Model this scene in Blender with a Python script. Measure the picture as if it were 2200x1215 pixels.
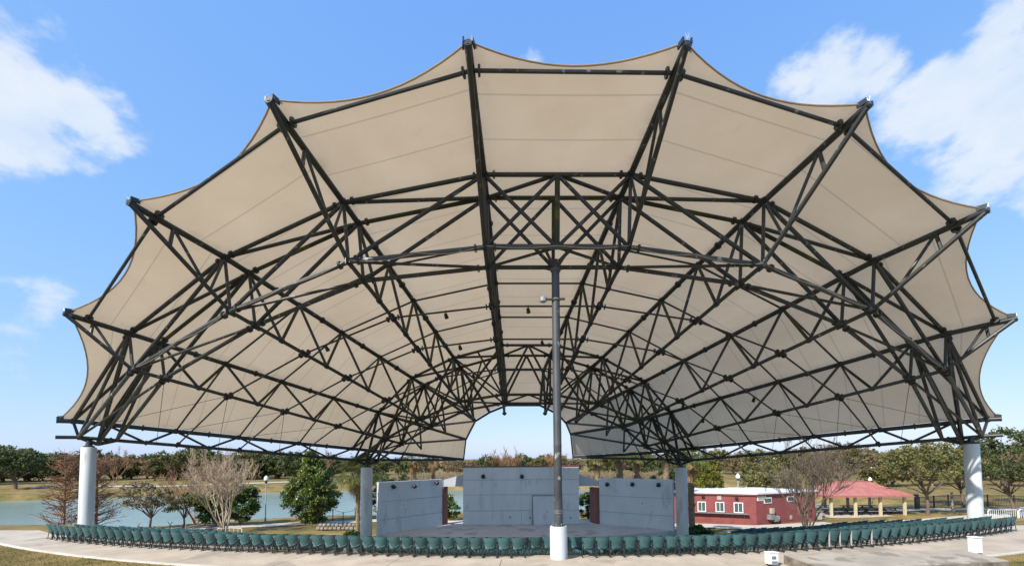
import bpy, math, random
import numpy as np
from mathutils import Vector, Matrix
R = math.radians
for o in list(bpy.data.objects): bpy.data.objects.remove(o)
SC = bpy.context.scene
COL = SC.collection

# ------------------------------------------------------------------ camera, sky, sun, exposure
F, CX, HOR, PITCH, ROLL = 1000.0, 1100.0, 985.0, R(2.9), 0.007     # pixels of the 2200 wide photograph
CY = HOR - F*math.tan(PITCH)
CAM = np.array([0, 0, 3.8])
FW = np.array([0, math.cos(PITCH), math.sin(PITCH)])
_u = np.array([0, -math.sin(PITCH), math.cos(PITCH)]); _r = np.array([1.0, 0, 0])
UP = math.cos(ROLL)*_u + math.sin(ROLL)*_r
RT = math.cos(ROLL)*_r - math.sin(ROLL)*_u
cd = bpy.data.cameras.new('camera'); cam = bpy.data.objects.new('camera', cd); COL.objects.link(cam)
M = Matrix.Identity(4)
for i in range(3): M[i][0], M[i][1], M[i][2], M[i][3] = RT[i], UP[i], -FW[i], CAM[i]
cam.matrix_world = M
cd.sensor_width = 36; cd.lens = 36*F/2200; cd.shift_y = (CY-607.5)/2200; cd.clip_end = 8000; cd.clip_start = 0.1
SC.camera = cam

SUN_AZ, SUN_EL = R(42.5), R(41)          # sun behind the camera, to its left
SD = Vector((-math.sin(SUN_AZ)*math.cos(SUN_EL), -math.cos(SUN_AZ)*math.cos(SUN_EL), math.sin(SUN_EL)))
sl = bpy.data.lights.new('sun', 'SUN'); sl.energy = 4.2; sl.angle = R(0.55); sl.color = (1, .94, .85)
so = bpy.data.objects.new('sun', sl); COL.objects.link(so); so.location = (-20, -40, 40)
so.rotation_euler = (-SD).to_track_quat('-Z', 'Y').to_euler()
SC.view_settings.view_transform = 'Standard'; SC.view_settings.look = 'None'
SC.view_settings.exposure = 0.65; SC.view_settings.gamma = 1

def ray(px, py): return FW*F + RT*(px-CX) - UP*(py-CY)
def at(px, py, y): r = ray(px, py); return CAM + r*(y/r[1])
def onz(px, py, z): r = ray(px, py); return CAM + r*((z-CAM[2])/r[2])
def onplane(px, py, n, c): r = ray(px, py); return CAM + r*((c-CAM@n)/(r@n))

W = bpy.data.worlds.new('World'); SC.world = W; W.use_nodes = True
def build_world():
    nt = W.node_tree; N = nt.nodes; L = nt.links; N.clear()
    out = N.new('ShaderNodeOutputWorld'); bg = N.new('ShaderNodeBackground'); L.new(bg.outputs[0], out.inputs[0])
    bg.inputs[1].default_value = 0.105
    sky = N.new('ShaderNodeTexSky'); sky.sky_type = 'NISHITA'; sky.sun_disc = False
    sky.sun_elevation = SUN_EL; sky.sun_rotation = R(180)+SUN_AZ; sky.air_density = 1.0; sky.dust_density = .6; sky.ozone_density = 1.6
    tc = N.new('ShaderNodeTexCoord')
    def math_(op, a, b=None, clamp=False):
        n = N.new('ShaderNodeMath'); n.operation = op; n.use_clamp = clamp
        for i, v in enumerate((a, b)):
            if v is None: continue
            if isinstance(v, (int, float)): n.inputs[i].default_value = v
            else: L.new(v, n.inputs[i])
        return n.outputs[0]
    # the film's response to the sky: one curve per channel, the same for the whole dome
    sx = N.new('ShaderNodeSeparateColor'); L.new(sky.outputs[0], sx.inputs[0]); cx = N.new('ShaderNodeCombineColor')
    for ch, (g0, pw, k) in enumerate(((.156, .62, .74), (.172, .42, .82), (.211, .12, 1.03))):
        v = math_('MULTIPLY', math_('POWER', math_('MULTIPLY', sx.outputs[ch], g0), pw), k/.165); L.new(v, cx.inputs[ch])
    def noise(scale, detail, rough, off):
        mp = N.new('ShaderNodeMapping'); mp.inputs[1].default_value = off; mp.inputs[3].default_value = (1, 1, 1.7)
        L.new(tc.outputs['Generated'], mp.inputs[0])
        n = N.new('ShaderNodeTexNoise'); n.inputs['Scale'].default_value = scale; n.inputs['Detail'].default_value = detail; n.inputs['Roughness'].default_value = rough
        L.new(mp.outputs[0], n.inputs[0]); return n.outputs[0]
    n1 = noise(6.5, 10, .6, (3.1, .4, .7)); n2 = noise(2.2, 4, .5, (8.3, 2.4, 5.1))
    # cumulus banks that stand in this sky: centre direction, angular radius, weight
    blobs = [((50, 190), .13, 1.0), ((165, 235), .09, .95), ((-90, 190), .14, 1), ((-500, 300), .25, .9), ((1800, 150), .12, 1.0), ((1880, 130), .10, 1.0), ((1990, 250), .13, 1.0), ((2130, 285), .12, .95),
             ((2160, 45), .12, .7), ((2500, 200), .2, .9), ((1140, 112), .04, .5), ((110, 655), .08, .38), ((40, 752), .06, .42), ((600, -700), .2, .9), ((1700, -900), .22, .9)]
    acc = None
    for (px, py), rad, w in blobs:
        d = Vector(ray(px, py)).normalized()
        vm = N.new('ShaderNodeVectorMath'); vm.operation = 'DISTANCE'; vm.inputs[1].default_value = d
        L.new(tc.outputs['Generated'], vm.inputs[0])
        q = math_('DIVIDE', vm.outputs['Value'], rad)
        q = math_('MULTIPLY', math_('SUBTRACT', 1.0, q, True), w)
        acc = q if acc is None else math_('MAXIMUM', acc, q)
    # the same kind of scattered cloud goes on all round the sky
    wide = math_('MULTIPLY', math_('SUBTRACT', n2, .60, True), 3.0)
    sep = N.new('ShaderNodeSeparateXYZ'); L.new(tc.outputs['Generated'], sep.inputs[0])
    back = math_('MULTIPLY', sep.outputs['Y'], -4.0, True)
    acc = math_('MAXIMUM', acc, math_('MULTIPLY', wide, back))
    n1c = math_('SUBTRACT', n1, .5)
    dens = math_('ADD', math_('MULTIPLY', acc, 1.15), math_('MULTIPLY', n1c, 2.4))
    dens = math_('SUBTRACT', dens, .36)
    gate = math_('MULTIPLY', acc, 6.0, True)
    mr = N.new('ShaderNodeMapRange'); mr.interpolation_type = 'SMOOTHSTEP'; mr.inputs[1].default_value = 0; mr.inputs[2].default_value = .45
    L.new(dens, mr.inputs[0]); fac = math_('MULTIPLY', math_('MULTIPLY', mr.outputs[0], gate), .9)
    n3 = noise(9, 6, .6, (1.3, 7.4, 2.2))
    cr = N.new('ShaderNodeMix'); cr.data_type = 'RGBA'; cr.inputs[6].default_value = (4.0, 4.8, 6.0, 1); cr.inputs[7].default_value = (5.5, 5.75, 6.0, 1)
    L.new(math_('MULTIPLY', math_('SUBTRACT', n3, .3), 2.2, True), cr.inputs[0])
    mx = N.new('ShaderNodeMix'); mx.data_type = 'RGBA'
    L.new(fac, mx.inputs[0]); L.new(cx.outputs[0], mx.inputs[6]); L.new(cr.outputs[2], mx.inputs[7])
    L.new(mx.outputs[2], bg.inputs[0])
build_world()

# ------------------------------------------------------------------ materials
MATS = {}
def mat(name, c1, c2=None, scale=3.0, rough=.7, bump=0.0, bscale=None, spec=.4, metal=0.0, detail=5, sharp=None, c3=None, s3=20, t3=.62, rand=0.0, coord='Object', stretch=None):
    m = bpy.data.materials.new(name); m.use_nodes = True; nt = m.node_tree; N = nt.nodes; L = nt.links
    p = N['Principled BSDF']; p.inputs['Roughness'].default_value = rough; p.inputs['Specular IOR Level'].default_value = spec; p.inputs['Metallic'].default_value = metal
    tc = N.new('ShaderNodeTexCoord')
    if coord == 'Generated2': ge = N.new('ShaderNodeNewGeometry'); src = ge.outputs['Position']      # runs on across neighbouring slabs
    else: src = tc.outputs[coord]
    if stretch:
        mp = N.new('ShaderNodeMapping'); mp.inputs[3].default_value = stretch; L.new(src, mp.inputs[0]); src = mp.outputs[0]
    col = None
    c2 = c2 or tuple(min(1, v*1.18) for v in c1)
    n = N.new('ShaderNodeTexNoise'); n.inputs['Scale'].default_value = scale; n.inputs['Detail'].default_value = detail; n.inputs['Roughness'].default_value = .6
    L.new(src, n.inputs[0])
    rp = N.new('ShaderNodeValToRGB'); a, b = sharp or (.35, .65)
    rp.color_ramp.elements[0].position = a; rp.color_ramp.elements[1].position = b
    rp.color_ramp.elements[0].color = (*c1, 1); rp.color_ramp.elements[1].color = (*c2, 1)
    L.new(n.outputs[0], rp.inputs[0]); col = rp.outputs[0]
    if c3:
        n3 = N.new('ShaderNodeTexNoise'); n3.inputs['Scale'].default_value = s3; n3.inputs['Detail'].default_value = 4; L.new(src, n3.inputs[0])
        r3 = N.new('ShaderNodeMapRange'); r3.inputs[1].default_value = t3; r3.inputs[2].default_value = t3+.06; L.new(n3.outputs[0], r3.inputs[0])
        mx = N.new('ShaderNodeMix'); mx.data_type = 'RGBA'; L.new(r3.outputs[0], mx.inputs[0]); L.new(col, mx.inputs[6]); mx.inputs[7].default_value = (*c3, 1); col = mx.outputs[2]
    if rand:
        oi = N.new('ShaderNodeObjectInfo'); mr = N.new('ShaderNodeMapRange'); mr.inputs[3].default_value = 1-rand; mr.inputs[4].default_value = 1+rand
        L.new(oi.outputs['Random'], mr.inputs[0]); hs = N.new('ShaderNodeHueSaturation'); L.new(mr.outputs[0], hs.inputs['Value']); L.new(col, hs.inputs['Color']); col = hs.outputs[0]
    L.new(col, p.inputs['Base Color'])
    if bump:
        nb = N.new('ShaderNodeTexNoise'); nb.inputs['Scale'].default_value = bscale or scale*6; nb.inputs['Detail'].default_value = 4; L.new(src, nb.inputs[0])
        b = N.new('ShaderNodeBump'); b.inputs['Strength'].default_value = bump; b.inputs['Distance'].default_value = .02; L.new(nb.outputs[0], b.inputs['Height']); L.new(b.outputs[0], p.inputs['Normal'])
    MATS[name] = m; return m
def leafmat(name, c1, c2, scale=1.2, rough=.55, trans=.3, spec=.3):
    m = mat(name, c1, c2, scale, rough, rand=.15, spec=spec); nt = m.node_tree; N = nt.nodes; L = nt.links
    p = N['Principled BSDF']; src = p.inputs['Base Color'].links[0].from_socket
    t = N.new('ShaderNodeBsdfTranslucent'); mx = N.new('ShaderNodeMixShader'); mx.inputs[0].default_value = trans
    L.new(src, t.inputs[0]); L.new(p.outputs[0], mx.inputs[1]); L.new(t.outputs[0], mx.inputs[2]); L.new(mx.outputs[0], N['Material Output'].inputs[0])
    return m

mat('steel', (.018, .022, .026), (.03, .036, .036), 1.4, .42, .15, 30, .5, c3=(.15, .16, .175), s3=4.5, t3=.63)
mat('steel_algae', (.022, .026, .02), (.05, .055, .02), 1.1, .6, .15, 30, .35, c3=(.085, .08, .02), s3=1.7, t3=.58)
mat('steel_pole', (.035, .04, .045), (.075, .08, .085), .9, .45, .1, 20, .5, c3=(.3, .31, .32), s3=3.2, t3=.64, stretch=(1, 1, .6))
mat('galv', (.35, .36, .37), (.5, .51, .52), 8, .4, metal=.6)
mat('column_paint', (.49, .525, .535), (.60, .635, .645), 1.1, .65, .15, 14, c3=(.43, .46, .465), s3=2.6, t3=.58, stretch=(1, 1, .22))
mat('stage_paint', (.60, .665, .71), (.70, .76, .80), .45, .8, .3, 30, c3=(.55, .61, .655), s3=1.5, t3=.60, stretch=(1, 1, .45))
mat('stage_side', (.42, .47, .51), (.48, .52, .56), .9, .75, .2, 30)
mat('deck', (.56, .49, .43), (.67, .60, .53), .5, .8, .2, 12, c3=(.45, .39, .345), s3=.6, t3=.57)
mat('yellow_paint', (.62, .42, .05), (.7, .5, .1), 3, .7)
mat('coping_red', (.13, .035, .04), (.17, .05, .055), 3, .6)
mat('concrete', (.37, .315, .255), (.49, .42, .345), .7, .85, .4, 18, c3=(.33, .285, .235), s3=.5, t3=.56, rand=.05, detail=9, coord='Generated2')
mat('concrete_kerb', (.5, .46, .41), (.6, .56, .5), 1, .85, .2, 18)
mat('slab', (.31, .275, .235), (.42, .38, .325), .9, .85, .3, 16, c3=(.25, .22, .185), s3=1.3, t3=.56)
mat('slab_side', (.11, .09, .07), (.28, .25, .21), 2.2, .9, .3, 20)
mat('grass', (.12, .10, .035), (.29, .205, .085), .3, .95, .6, 9, .1, detail=8, c3=(.10, .105, .03), s3=.4, t3=.6)
mat('grass_blades', (.10, .10, .03), (.26, .19, .075), .5, .8, rand=0, spec=.15)
mat('earth', (.2, .14, .085), (.3, .21, .12), .6, .95, .3, 12)
mat('plastic_green', (.03, .088, .094), (.052, .125, .13), 5, .5, .03, 40, .45, rand=.24)
mat('chair_metal', (.02, .028, .03), (.035, .045, .045), 5, .5)
mat('chair_pale', (.26, .28, .28), (.42, .44, .43), 7, .6)
mat('white_paint', (.72, .74, .76), (.8, .81, .82), 3, .5, .05)
mat('dark_metal', (.012, .012, .014), (.03, .03, .032), 5, .5)
mat('bark', (.10, .075, .055), (.19, .15, .115), 5, .9, .6, 14, stretch=(1, 1, .3))
mat('bark_pale', (.30, .225, .15), (.46, .37, .27), 4, .85, .3, 14, stretch=(1, 1, .3))
mat('bark_brown', (.22, .115, .06), (.34, .20, .12), 4, .9, .4, 14)
mat('bark_gray', (.19, .155, .125), (.30, .255, .21), 4, .9, .4, 14)
mat('palm_bark', (.16, .115, .07), (.36, .27, .17), 6, .95, .6, 9, stretch=(1, 1, 2))
leafmat('leaf_oak', (.05, .075, .025), (.13, .15, .05), .8)
leafmat('leaf_olive', (.09, .105, .032), (.22, .195, .07), .7)
leafmat('leaf_magnolia', (.045, .105, .02), (.20, .22, .04), 1.1, .35, .2, .5)
leafmat('leaf_yellow', (.10, .13, .015), (.26, .22, .03), 1.0)
leafmat('leaf_winter', (.16, .125, .065), (.28, .215, .12), .8)
leafmat('leaf_palm', (.09, .12, .03), (.23, .23, .07), 1.2)
leafmat('leaf_dead', (.26, .16, .07), (.38, .25, .12), 1.5)
leafmat('leaf_bush', (.03, .075, .018), (.10, .15, .03), 1.5, .45)
leafmat('reed', (.23, .17, .10), (.36, .28, .18), 1.0, .9, .2)
mat('brick_red', (.22, .058, .056), (.28, .08, .075), 1.2, .8, .2, 20)
mat('brick_dark', (.2, .075, .065), (.27, .11, .09), 4, .85, .4, 25)
mat('roof_white', (.60, .61, .64), (.68, .69, .71), 1, .6)
mat('roof_red', (.34, .12, .105), (.42, .165, .145), 1.5, .8, .5, 12, c3=(.31, .11, .10), s3=4, t3=.6)
mat('cream', (.52, .45, .29), (.60, .52, .35), 2, .7)
mat('glass', (.05, .09, .085), (.10, .15, .14), 1.5, .08, spec=.8)
mat('bin_gray', (.33, .32, .31), (.4, .39, .38), 3, .6)
mat('tan_box', (.36, .33, .26), (.42, .39, .31), 3, .6)
mat('gray_box', (.16, .17, .18), (.22, .23, .24), 3, .55)
mat('rock', (.19, .165, .135), (.33, .29, .24), 2, .9, .5, 8)
mat('globe', (.8, .82, .84), (.86, .87, .88), 2, .3)
mat('path', (.44, .39, .33), (.53, .475, .40), .7, .85)

def fabric_material():
    m = bpy.data.materials.new('fabric'); m.use_nodes = True; nt = m.node_tree; N = nt.nodes; L = nt.links
    p = N['Principled BSDF']; p.inputs['Roughness'].default_value = .75; p.inputs['Specular IOR Level'].default_value = .2
    uv = N.new('ShaderNodeUVMap'); uv.uv_map = 'cloth'; sep = N.new('ShaderNodeSeparateXYZ'); L.new(uv.outputs[0], sep.inputs[0])
    tc = N.new('ShaderNodeTexCoord')
    n = N.new('ShaderNodeTexNoise'); n.inputs['Scale'].default_value = .35; n.inputs['Detail'].default_value = 7; n.inputs['Roughness'].default_value = .6; L.new(tc.outputs['Object'], n.inputs[0])
    rp = N.new('ShaderNodeValToRGB'); rp.color_ramp.elements[0].position = .3; rp.color_ramp.elements[1].position = .72
    rp.color_ramp.elements[0].color = (.63, .46, .262, 1); rp.color_ramp.elements[1].color = (.71, .535, .325, 1); L.new(n.outputs[0], rp.inputs[0])
    # mildew and rust blotches
    n2 = N.new('ShaderNodeTexNoise'); n2.inputs['Scale'].default_value = 1.3; n2.inputs['Detail'].default_value = 8; n2.inputs['Roughness'].default_value = .7; L.new(tc.outputs['Object'], n2.inputs[0])
    r2 = N.new('ShaderNodeMapRange'); r2.inputs[1].default_value = .60; r2.inputs[2].default_value = .78; r2.inputs[4].default_value = .35; L.new(n2.outputs[0], r2.inputs[0])
    mx = N.new('ShaderNodeMix'); mx.data_type = 'RGBA'; L.new(r2.outputs[0], mx.inputs[0]); L.new(rp.outputs[0], mx.inputs[6]); mx.inputs[7].default_value = (.42, .34, .25, 1)
    ab = N.new('ShaderNodeMath'); ab.operation = 'PINGPONG'; ab.inputs[1].default_value = .5; L.new(sep.outputs['X'], ab.inputs[0])
    er = N.new('ShaderNodeMapRange'); er.inputs[1].default_value = .10; er.inputs[2].default_value = 0.0; L.new(ab.outputs[0], er.inputs[0])
    ns = N.new('ShaderNodeTexNoise'); ns.inputs['Scale'].default_value = .9; ns.inputs['Detail'].default_value = 7; ns.inputs['Roughness'].default_value = .7; L.new(tc.outputs['Object'], ns.inputs[0])
    nr_ = N.new('ShaderNodeMapRange'); nr_.inputs[1].default_value = .46; nr_.inputs[2].default_value = .72; nr_.inputs[4].default_value = .6; L.new(ns.outputs[0], nr_.inputs[0])
    st_ = N.new('ShaderNodeMath'); st_.operation = 'MULTIPLY'; L.new(er.outputs[0], st_.inputs[0]); L.new(nr_.outputs[0], st_.inputs[1])
    mr_ = N.new('ShaderNodeMix'); mr_.data_type = 'RGBA'; L.new(st_.outputs[0], mr_.inputs[0]); L.new(mx.outputs[2], mr_.inputs[6]); mr_.inputs[7].default_value = (.36, .23, .12, 1); mx = mr_
    # welded seams every roll width
    fr = N.new('ShaderNodeMath'); fr.operation = 'PINGPONG'; fr.inputs[1].default_value = .78; L.new(sep.outputs['Y'], fr.inputs[0])
    sm = N.new('ShaderNodeMapRange'); sm.inputs[1].default_value = .02; sm.inputs[2].default_value = .034; sm.inputs[3].default_value = .5; sm.inputs[4].default_value = 0; L.new(fr.outputs[0], sm.inputs[0])
    mx2 = N.new('ShaderNodeMix'); mx2.data_type = 'RGBA'; L.new(sm.outputs[0], mx2.inputs[0]); L.new(mx.outputs[2], mx2.inputs[6]); mx2.inputs[7].default_value = (.36, .29, .21, 1)
    L.new(mx2.outputs[2], p.inputs['Base Color'])
    t = N.new('ShaderNodeBsdfTranslucent'); hs = N.new('ShaderNodeHueSaturation'); hs.inputs['Saturation'].default_value = .8; L.new(mx2.outputs[2], hs.inputs['Color']); L.new(hs.outputs[0], t.inputs[0])
    ms = N.new('ShaderNodeMixShader'); ms.inputs[0].default_value = .42; L.new(p.outputs[0], ms.inputs[1]); L.new(t.outputs[0], ms.inputs[2]); L.new(ms.outputs[0], N['Material Output'].inputs[0])
    nb = N.new('ShaderNodeTexNoise'); nb.inputs['Scale'].default_value = .8; nb.inputs['Detail'].default_value = 3; L.new(tc.outputs['Object'], nb.inputs[0])
    b = N.new('ShaderNodeBump'); b.inputs['Strength'].default_value = .4; b.inputs['Distance'].default_value = .16; L.new(nb.outputs[0], b.inputs['Height']); L.new(b.outputs[0], p.inputs['Normal'])
    MATS['fabric'] = m
fabric_material()
def water_material():
    m = mat('water', (.19, .25, .21), (.22, .28, .24), .05, .22, spec=.35); nt = m.node_tree; N = nt.nodes; L = nt.links; p = N['Principled BSDF']
    tc = N.new('ShaderNodeTexCoord'); mp = N.new('ShaderNodeMapping'); mp.inputs[3].default_value = (.5, 1.2, 1); L.new(tc.outputs['Object'], mp.inputs[0])
    nb = N.new('ShaderNodeTexNoise'); nb.inputs['Scale'].default_value = 1.6; nb.inputs['Detail'].default_value = 5; L.new(mp.outputs[0], nb.inputs[0])
    b = N.new('ShaderNodeBump'); b.inputs['Strength'].default_value = .5; b.inputs['Distance'].default_value = .06; L.new(nb.outputs[0], b.inputs['Height']); L.new(b.outputs[0], p.inputs['Normal'])
water_material()
def brick_material():
    m = MATS['brick_red']; nt = m.node_tree; N = nt.nodes; L = nt.links; p = N['Principled BSDF']
    uv = N.new('ShaderNodeTexCoord'); br = N.new('ShaderNodeTexBrick'); br.inputs['Scale'].default_value = 1; br.inputs['Brick Width'].default_value = .4; br.inputs['Row Height'].default_value = .2; br.inputs['Mortar Size'].default_value = .012
    L.new(uv.outputs['UV'], br.inputs[0])
    mx = N.new('ShaderNodeMix'); mx.data_type = 'RGBA'; src = p.inputs['Base Color'].links[0].from_socket
    L.new(br.outputs['Fac'], mx.inputs[0]); L.new(src, mx.inputs[6]); mx.inputs[7].default_value = (.15, .04, .045, 1); L.new(mx.outputs[2], p.inputs['Base Color'])
brick_material()

# ------------------------------------------------------------------ mesh helpers
V3 = lambda *a: np.array(a, float)
def nrm(v): v = np.asarray(v, float); return v/np.linalg.norm(v)
class MB:
    def __init__(s): s.v = []; s.f = []; s.uv = None
    def add(s, vs, fs):
        k = len(s.v); s.v += [tuple(map(float, p)) for p in vs]; s.f += [tuple(i+k for i in f) for f in fs]; return s
    def box(s, c, size, rz=0, tilt=None):
        x, y, z = [q/2 for q in size]; ca, sa = math.cos(rz), math.sin(rz); vs = []
        for dz in (-z, z):
            for dx, dy in ((-x, -y), (x, -y), (x, y), (-x, y)): vs.append((c[0]+dx*ca-dy*sa, c[1]+dx*sa+dy*ca, c[2]+dz))
        return s.add(vs, [(3, 2, 1, 0), (4, 5, 6, 7), (0, 1, 5, 4), (1, 2, 6, 5), (2, 3, 7, 6), (3, 0, 4, 7)])
    def beam(s, a, b, w, h, up=(0, 0, 1)):
        a, b = np.asarray(a, float), np.asarray(b, float); d = nrm(b-a); sd = np.cross(d, up)
        if np.linalg.norm(sd) < 1e-4: sd = np.cross(d, (1, 0, 0))
        sd = nrm(sd)*w/2; u = nrm(np.cross(sd, d))*h/2; vs = [p+i*sd+j*u for p in (a, b) for i, j in ((-1, -1), (1, -1), (1, 1), (-1, 1))]
        return s.add(vs, [(0, 1, 2, 3), (7, 6, 5, 4), (0, 4, 5, 1), (1, 5, 6, 2), (2, 6, 7, 3), (3, 7, 4, 0)])
    def tube(s, pts, r, n=8, caps=True):
        pts = [np.asarray(p, float) for p in pts]; m = len(pts); rs = r if hasattr(r, '__len__') else [r]*m
        d0 = nrm(pts[1]-pts[0]); ref = V3(0, 0, 1) if abs(d0[2]) < .9 else V3(1, 0, 0)
        vs = []
        for i, p in enumerate(pts):
            d = nrm(pts[min(i+1, m-1)]-pts[max(i-1, 0)]); a = nrm(np.cross(d, ref)); b = np.cross(d, a)
            for j in range(n): t = 2*math.pi*j/n; vs.append(p+rs[i]*(math.cos(t)*a+math.sin(t)*b))
        fs = [(i*n+j, i*n+(j+1) % n, (i+1)*n+(j+1) % n, (i+1)*n+j) for i in range(m-1) for j in range(n)]
        if caps: fs += [tuple(range(n-1, -1, -1)), tuple(range((m-1)*n, m*n))]
        return s.add(vs, fs)
    def lathe(s, c, prof, n=24):
        m = len(prof); vs = [(c[0]+r*math.cos(2*math.pi*j/n), c[1]+r*math.sin(2*math.pi*j/n), c[2]+z) for r, z in prof for j in range(n)]
        fs = [(i*n+j, i*n+(j+1) % n, (i+1)*n+(j+1) % n, (i+1)*n+j) for i in range(m-1) for j in range(n)] + [tuple(range(n-1, -1, -1)), tuple(range((m-1)*n, m*n))]
        return s.add(vs, fs)
    def prism(s, poly, z0, z1):
        n = len(poly); vs = [(x, y, z0) for x, y in poly]+[(x, y, z1) for x, y in poly]
        ar = sum(poly[i][0]*poly[(i+1) % n][1]-poly[(i+1) % n][0]*poly[i][1] for i in range(n))
        fs = [tuple(range(n-1, -1, -1)), tuple(range(n, 2*n))]+[(i, (i+1) % n, n+(i+1) % n, n+i) for i in range(n)]
        if ar < 0: fs = [tuple(reversed(f)) for f in fs]
        return s.add(vs, fs)
    def sheet(s, grid):
        m, n = len(grid), len(grid[0]); return s.add([p for row in grid for p in row], [(i*n+j, i*n+j+1, (i+1)*n+j+1, (i+1)*n+j) for i in range(m-1) for j in range(n-1)])
    def mesh(s, name, m=None, smooth=True, off=(0, 0, 0)):
        me = bpy.data.meshes.new(name); o = np.asarray(off, float)
        me.from_pydata((np.array(s.v)-o).tolist(), [], s.f)
        if m: me.materials.append(MATS[m])
        if smooth:
            me.shade_smooth()
            try: me.set_sharp_from_angle(angle=R(38))
            except Exception: pass
        return me
def npmesh(name, V, Q, m, smooth=False):
    me = bpy.data.meshes.new(name); k = Q.shape[1]
    me.vertices.add(len(V)); me.vertices.foreach_set('co', np.ascontiguousarray(V, dtype=np.float32).ravel())
    me.loops.add(Q.size); me.loops.foreach_set('vertex_index', Q.astype(np.int32).ravel())
    me.polygons.add(len(Q)); me.polygons.foreach_set('loop_start', np.arange(0, Q.size, k, dtype=np.int32))
    me.update(calc_edges=True); me.validate()
    if m: me.materials.append(MATS[m])
    if smooth: me.shade_smooth()
    return me
def raw(name, data, parent=None, loc=(0, 0, 0), rz=0):
    o = bpy.data.objects.new(name, data); COL.objects.link(o); o.location = loc; o.rotation_euler = (0, 0, rz)
    if parent is not None: o.parent = parent
    return o
def wpos(o):
    p = Vector((0, 0, 0))
    while o is not None: p = p+o.location; o = o.parent
    return p
def obj(name, mb, m, parent=None, smooth=True):
    """one mesh object; mb is in world coordinates, parents are only translated"""
    off = wpos(parent) if parent is not None else Vector((0, 0, 0))
    if parent is None:
        a = np.array(mb.v); off = Vector(((a[:, 0].min()+a[:, 0].max())/2, (a[:, 1].min()+a[:, 1].max())/2, a[:, 2].min()))
        return raw(name, mb.mesh(name, m, smooth, off), None, off)
    return raw(name, mb.mesh(name, m, smooth, off), parent)
def tag(o, label=None, cat=None, group=None, kind=None):
    for k, v in (('label', label), ('category', cat), ('group', group), ('kind', kind)):
        if v: o[k] = v
    return o
def thing(name, label, cat, loc=(0, 0, 0), group=None, rz=0): return tag(raw(name, None, None, loc, rz), label, cat, group)
def copytree(o, parent=None):
    c = o.copy(); COL.objects.link(c)
    if parent is not None: c.parent = parent
    for ch in o.children: copytree(ch, c)
    return c
def lerp(a, b, t): return np.asarray(a, float)*(1-t)+np.asarray(b, float)*t
def sstep(t): t = np.clip(t, 0, 1); return t*t*(3-2*t)

# ------------------------------------------------------------------ ground
BC = V3(2.0, 70.0); R0 = 52.0; ZF = -3.2; SLOPE = .237
def yfar(x): return np.interp(x, [-260, -110, -70, -40, 30, 60], [80, 97, 117, 127, 126, 120])
def ynear(x): return np.interp(x, [-260, -40, -28, -10, 60], [46, 50, 58, 62, 64])
def slope(a): return np.interp(a, [-.5, -.2, 0, .1, .2, .35, .5], [.175, .20, .225, .225, .215, .17, .145])
def gz(x, y, cut=True):
    x = np.asarray(x, float); y = np.asarray(y, float); r = np.hypot(x-BC[0], y-BC[1])
    side = sstep((y-27.5)/17)*ZF; bowl = -slope(np.arctan2(x-BC[0], BC[1]-y))*np.clip(R0-.6-r, 0, 13.5)-.4*np.clip(38.0-r, 0, 6); bowl = np.maximum(bowl, ZF)
    z = np.minimum(side, bowl)
    z = np.where(y > 60, np.minimum(z, ZF), z)
    far = sstep((y-yfar(x)+2)/30); z = z+far*1.0
    z = z + .5*sstep((x-34)/20)*sstep((y-44)/10)
    wet = sstep(np.minimum(np.minimum(y-ynear(x), yfar(x)-y), 56-x)/5.0); z = z*(1-wet)+wet*(-5.0)
    if cut: z = z-.14*((r < R0+.1) & (r > 38.2) & (y < 44) & (np.abs(np.arctan2(x-BC[0], BC[1]-y)) < .52))      # the concrete seating floor lies here
    z = z + np.where(y > 400, (y-400)*.001, 0)
    return z
def spaced(pts):
    out = []
    for a, b, n in pts: out += list(np.linspace(a, b, n, endpoint=False))
    return np.array(out+[pts[-1][1]])
xs = spaced([(-3000, -400, 8), (-400, -120, 20), (-120, -42, 40), (-42, 46, 100), (46, 120, 40), (120, 400, 16), (400, 3000, 8)])
ys = spaced([(-60, 8, 12), (8, 66, 80), (66, 140, 50), (140, 300, 30), (300, 1000, 12), (1000, 6000, 6)])
X, Y = np.meshgrid(xs, ys); Z = gz(X, Y)
V = np.stack([X, Y, Z], -1).reshape(-1, 3); nx = len(xs); i = np.arange(len(ys)-1)[:, None]*nx+np.arange(nx-1)[None]; i = i.ravel()
g = raw('ground', npmesh('ground', V, np.stack([i, i+1, i+nx+1, i+nx], -1), 'grass', True)); tag(g, kind='structure')
wv = MB().sheet([[(x, y, -4.2) for x in np.linspace(-400, 62, 12)] for y in (44, 90, 135)])
tag(obj('water', wv, 'water'), kind='structure')
def arc(r, a): return V3(BC[0]+r*math.sin(a), BC[1]-r*math.cos(a), 0)
def rowz(r, a=0.0): return -float(slope(a))*min(max(R0-.6-r, 0), 13.5)
# concrete floor under the seat rows, stepped down towards the stage
fl = MB(); AN = np.linspace(-.53, .53, 90); RS = [R0+.25]+list(np.arange(R0-.6, 37.9, -.95))
grid = [[(*arc(r, a)[:2], rowz(r, a)+.0) for a in AN] for r in RS]
fl.sheet(grid); tag(obj('seating_floor', fl, 'concrete'), kind='structure')
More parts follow.
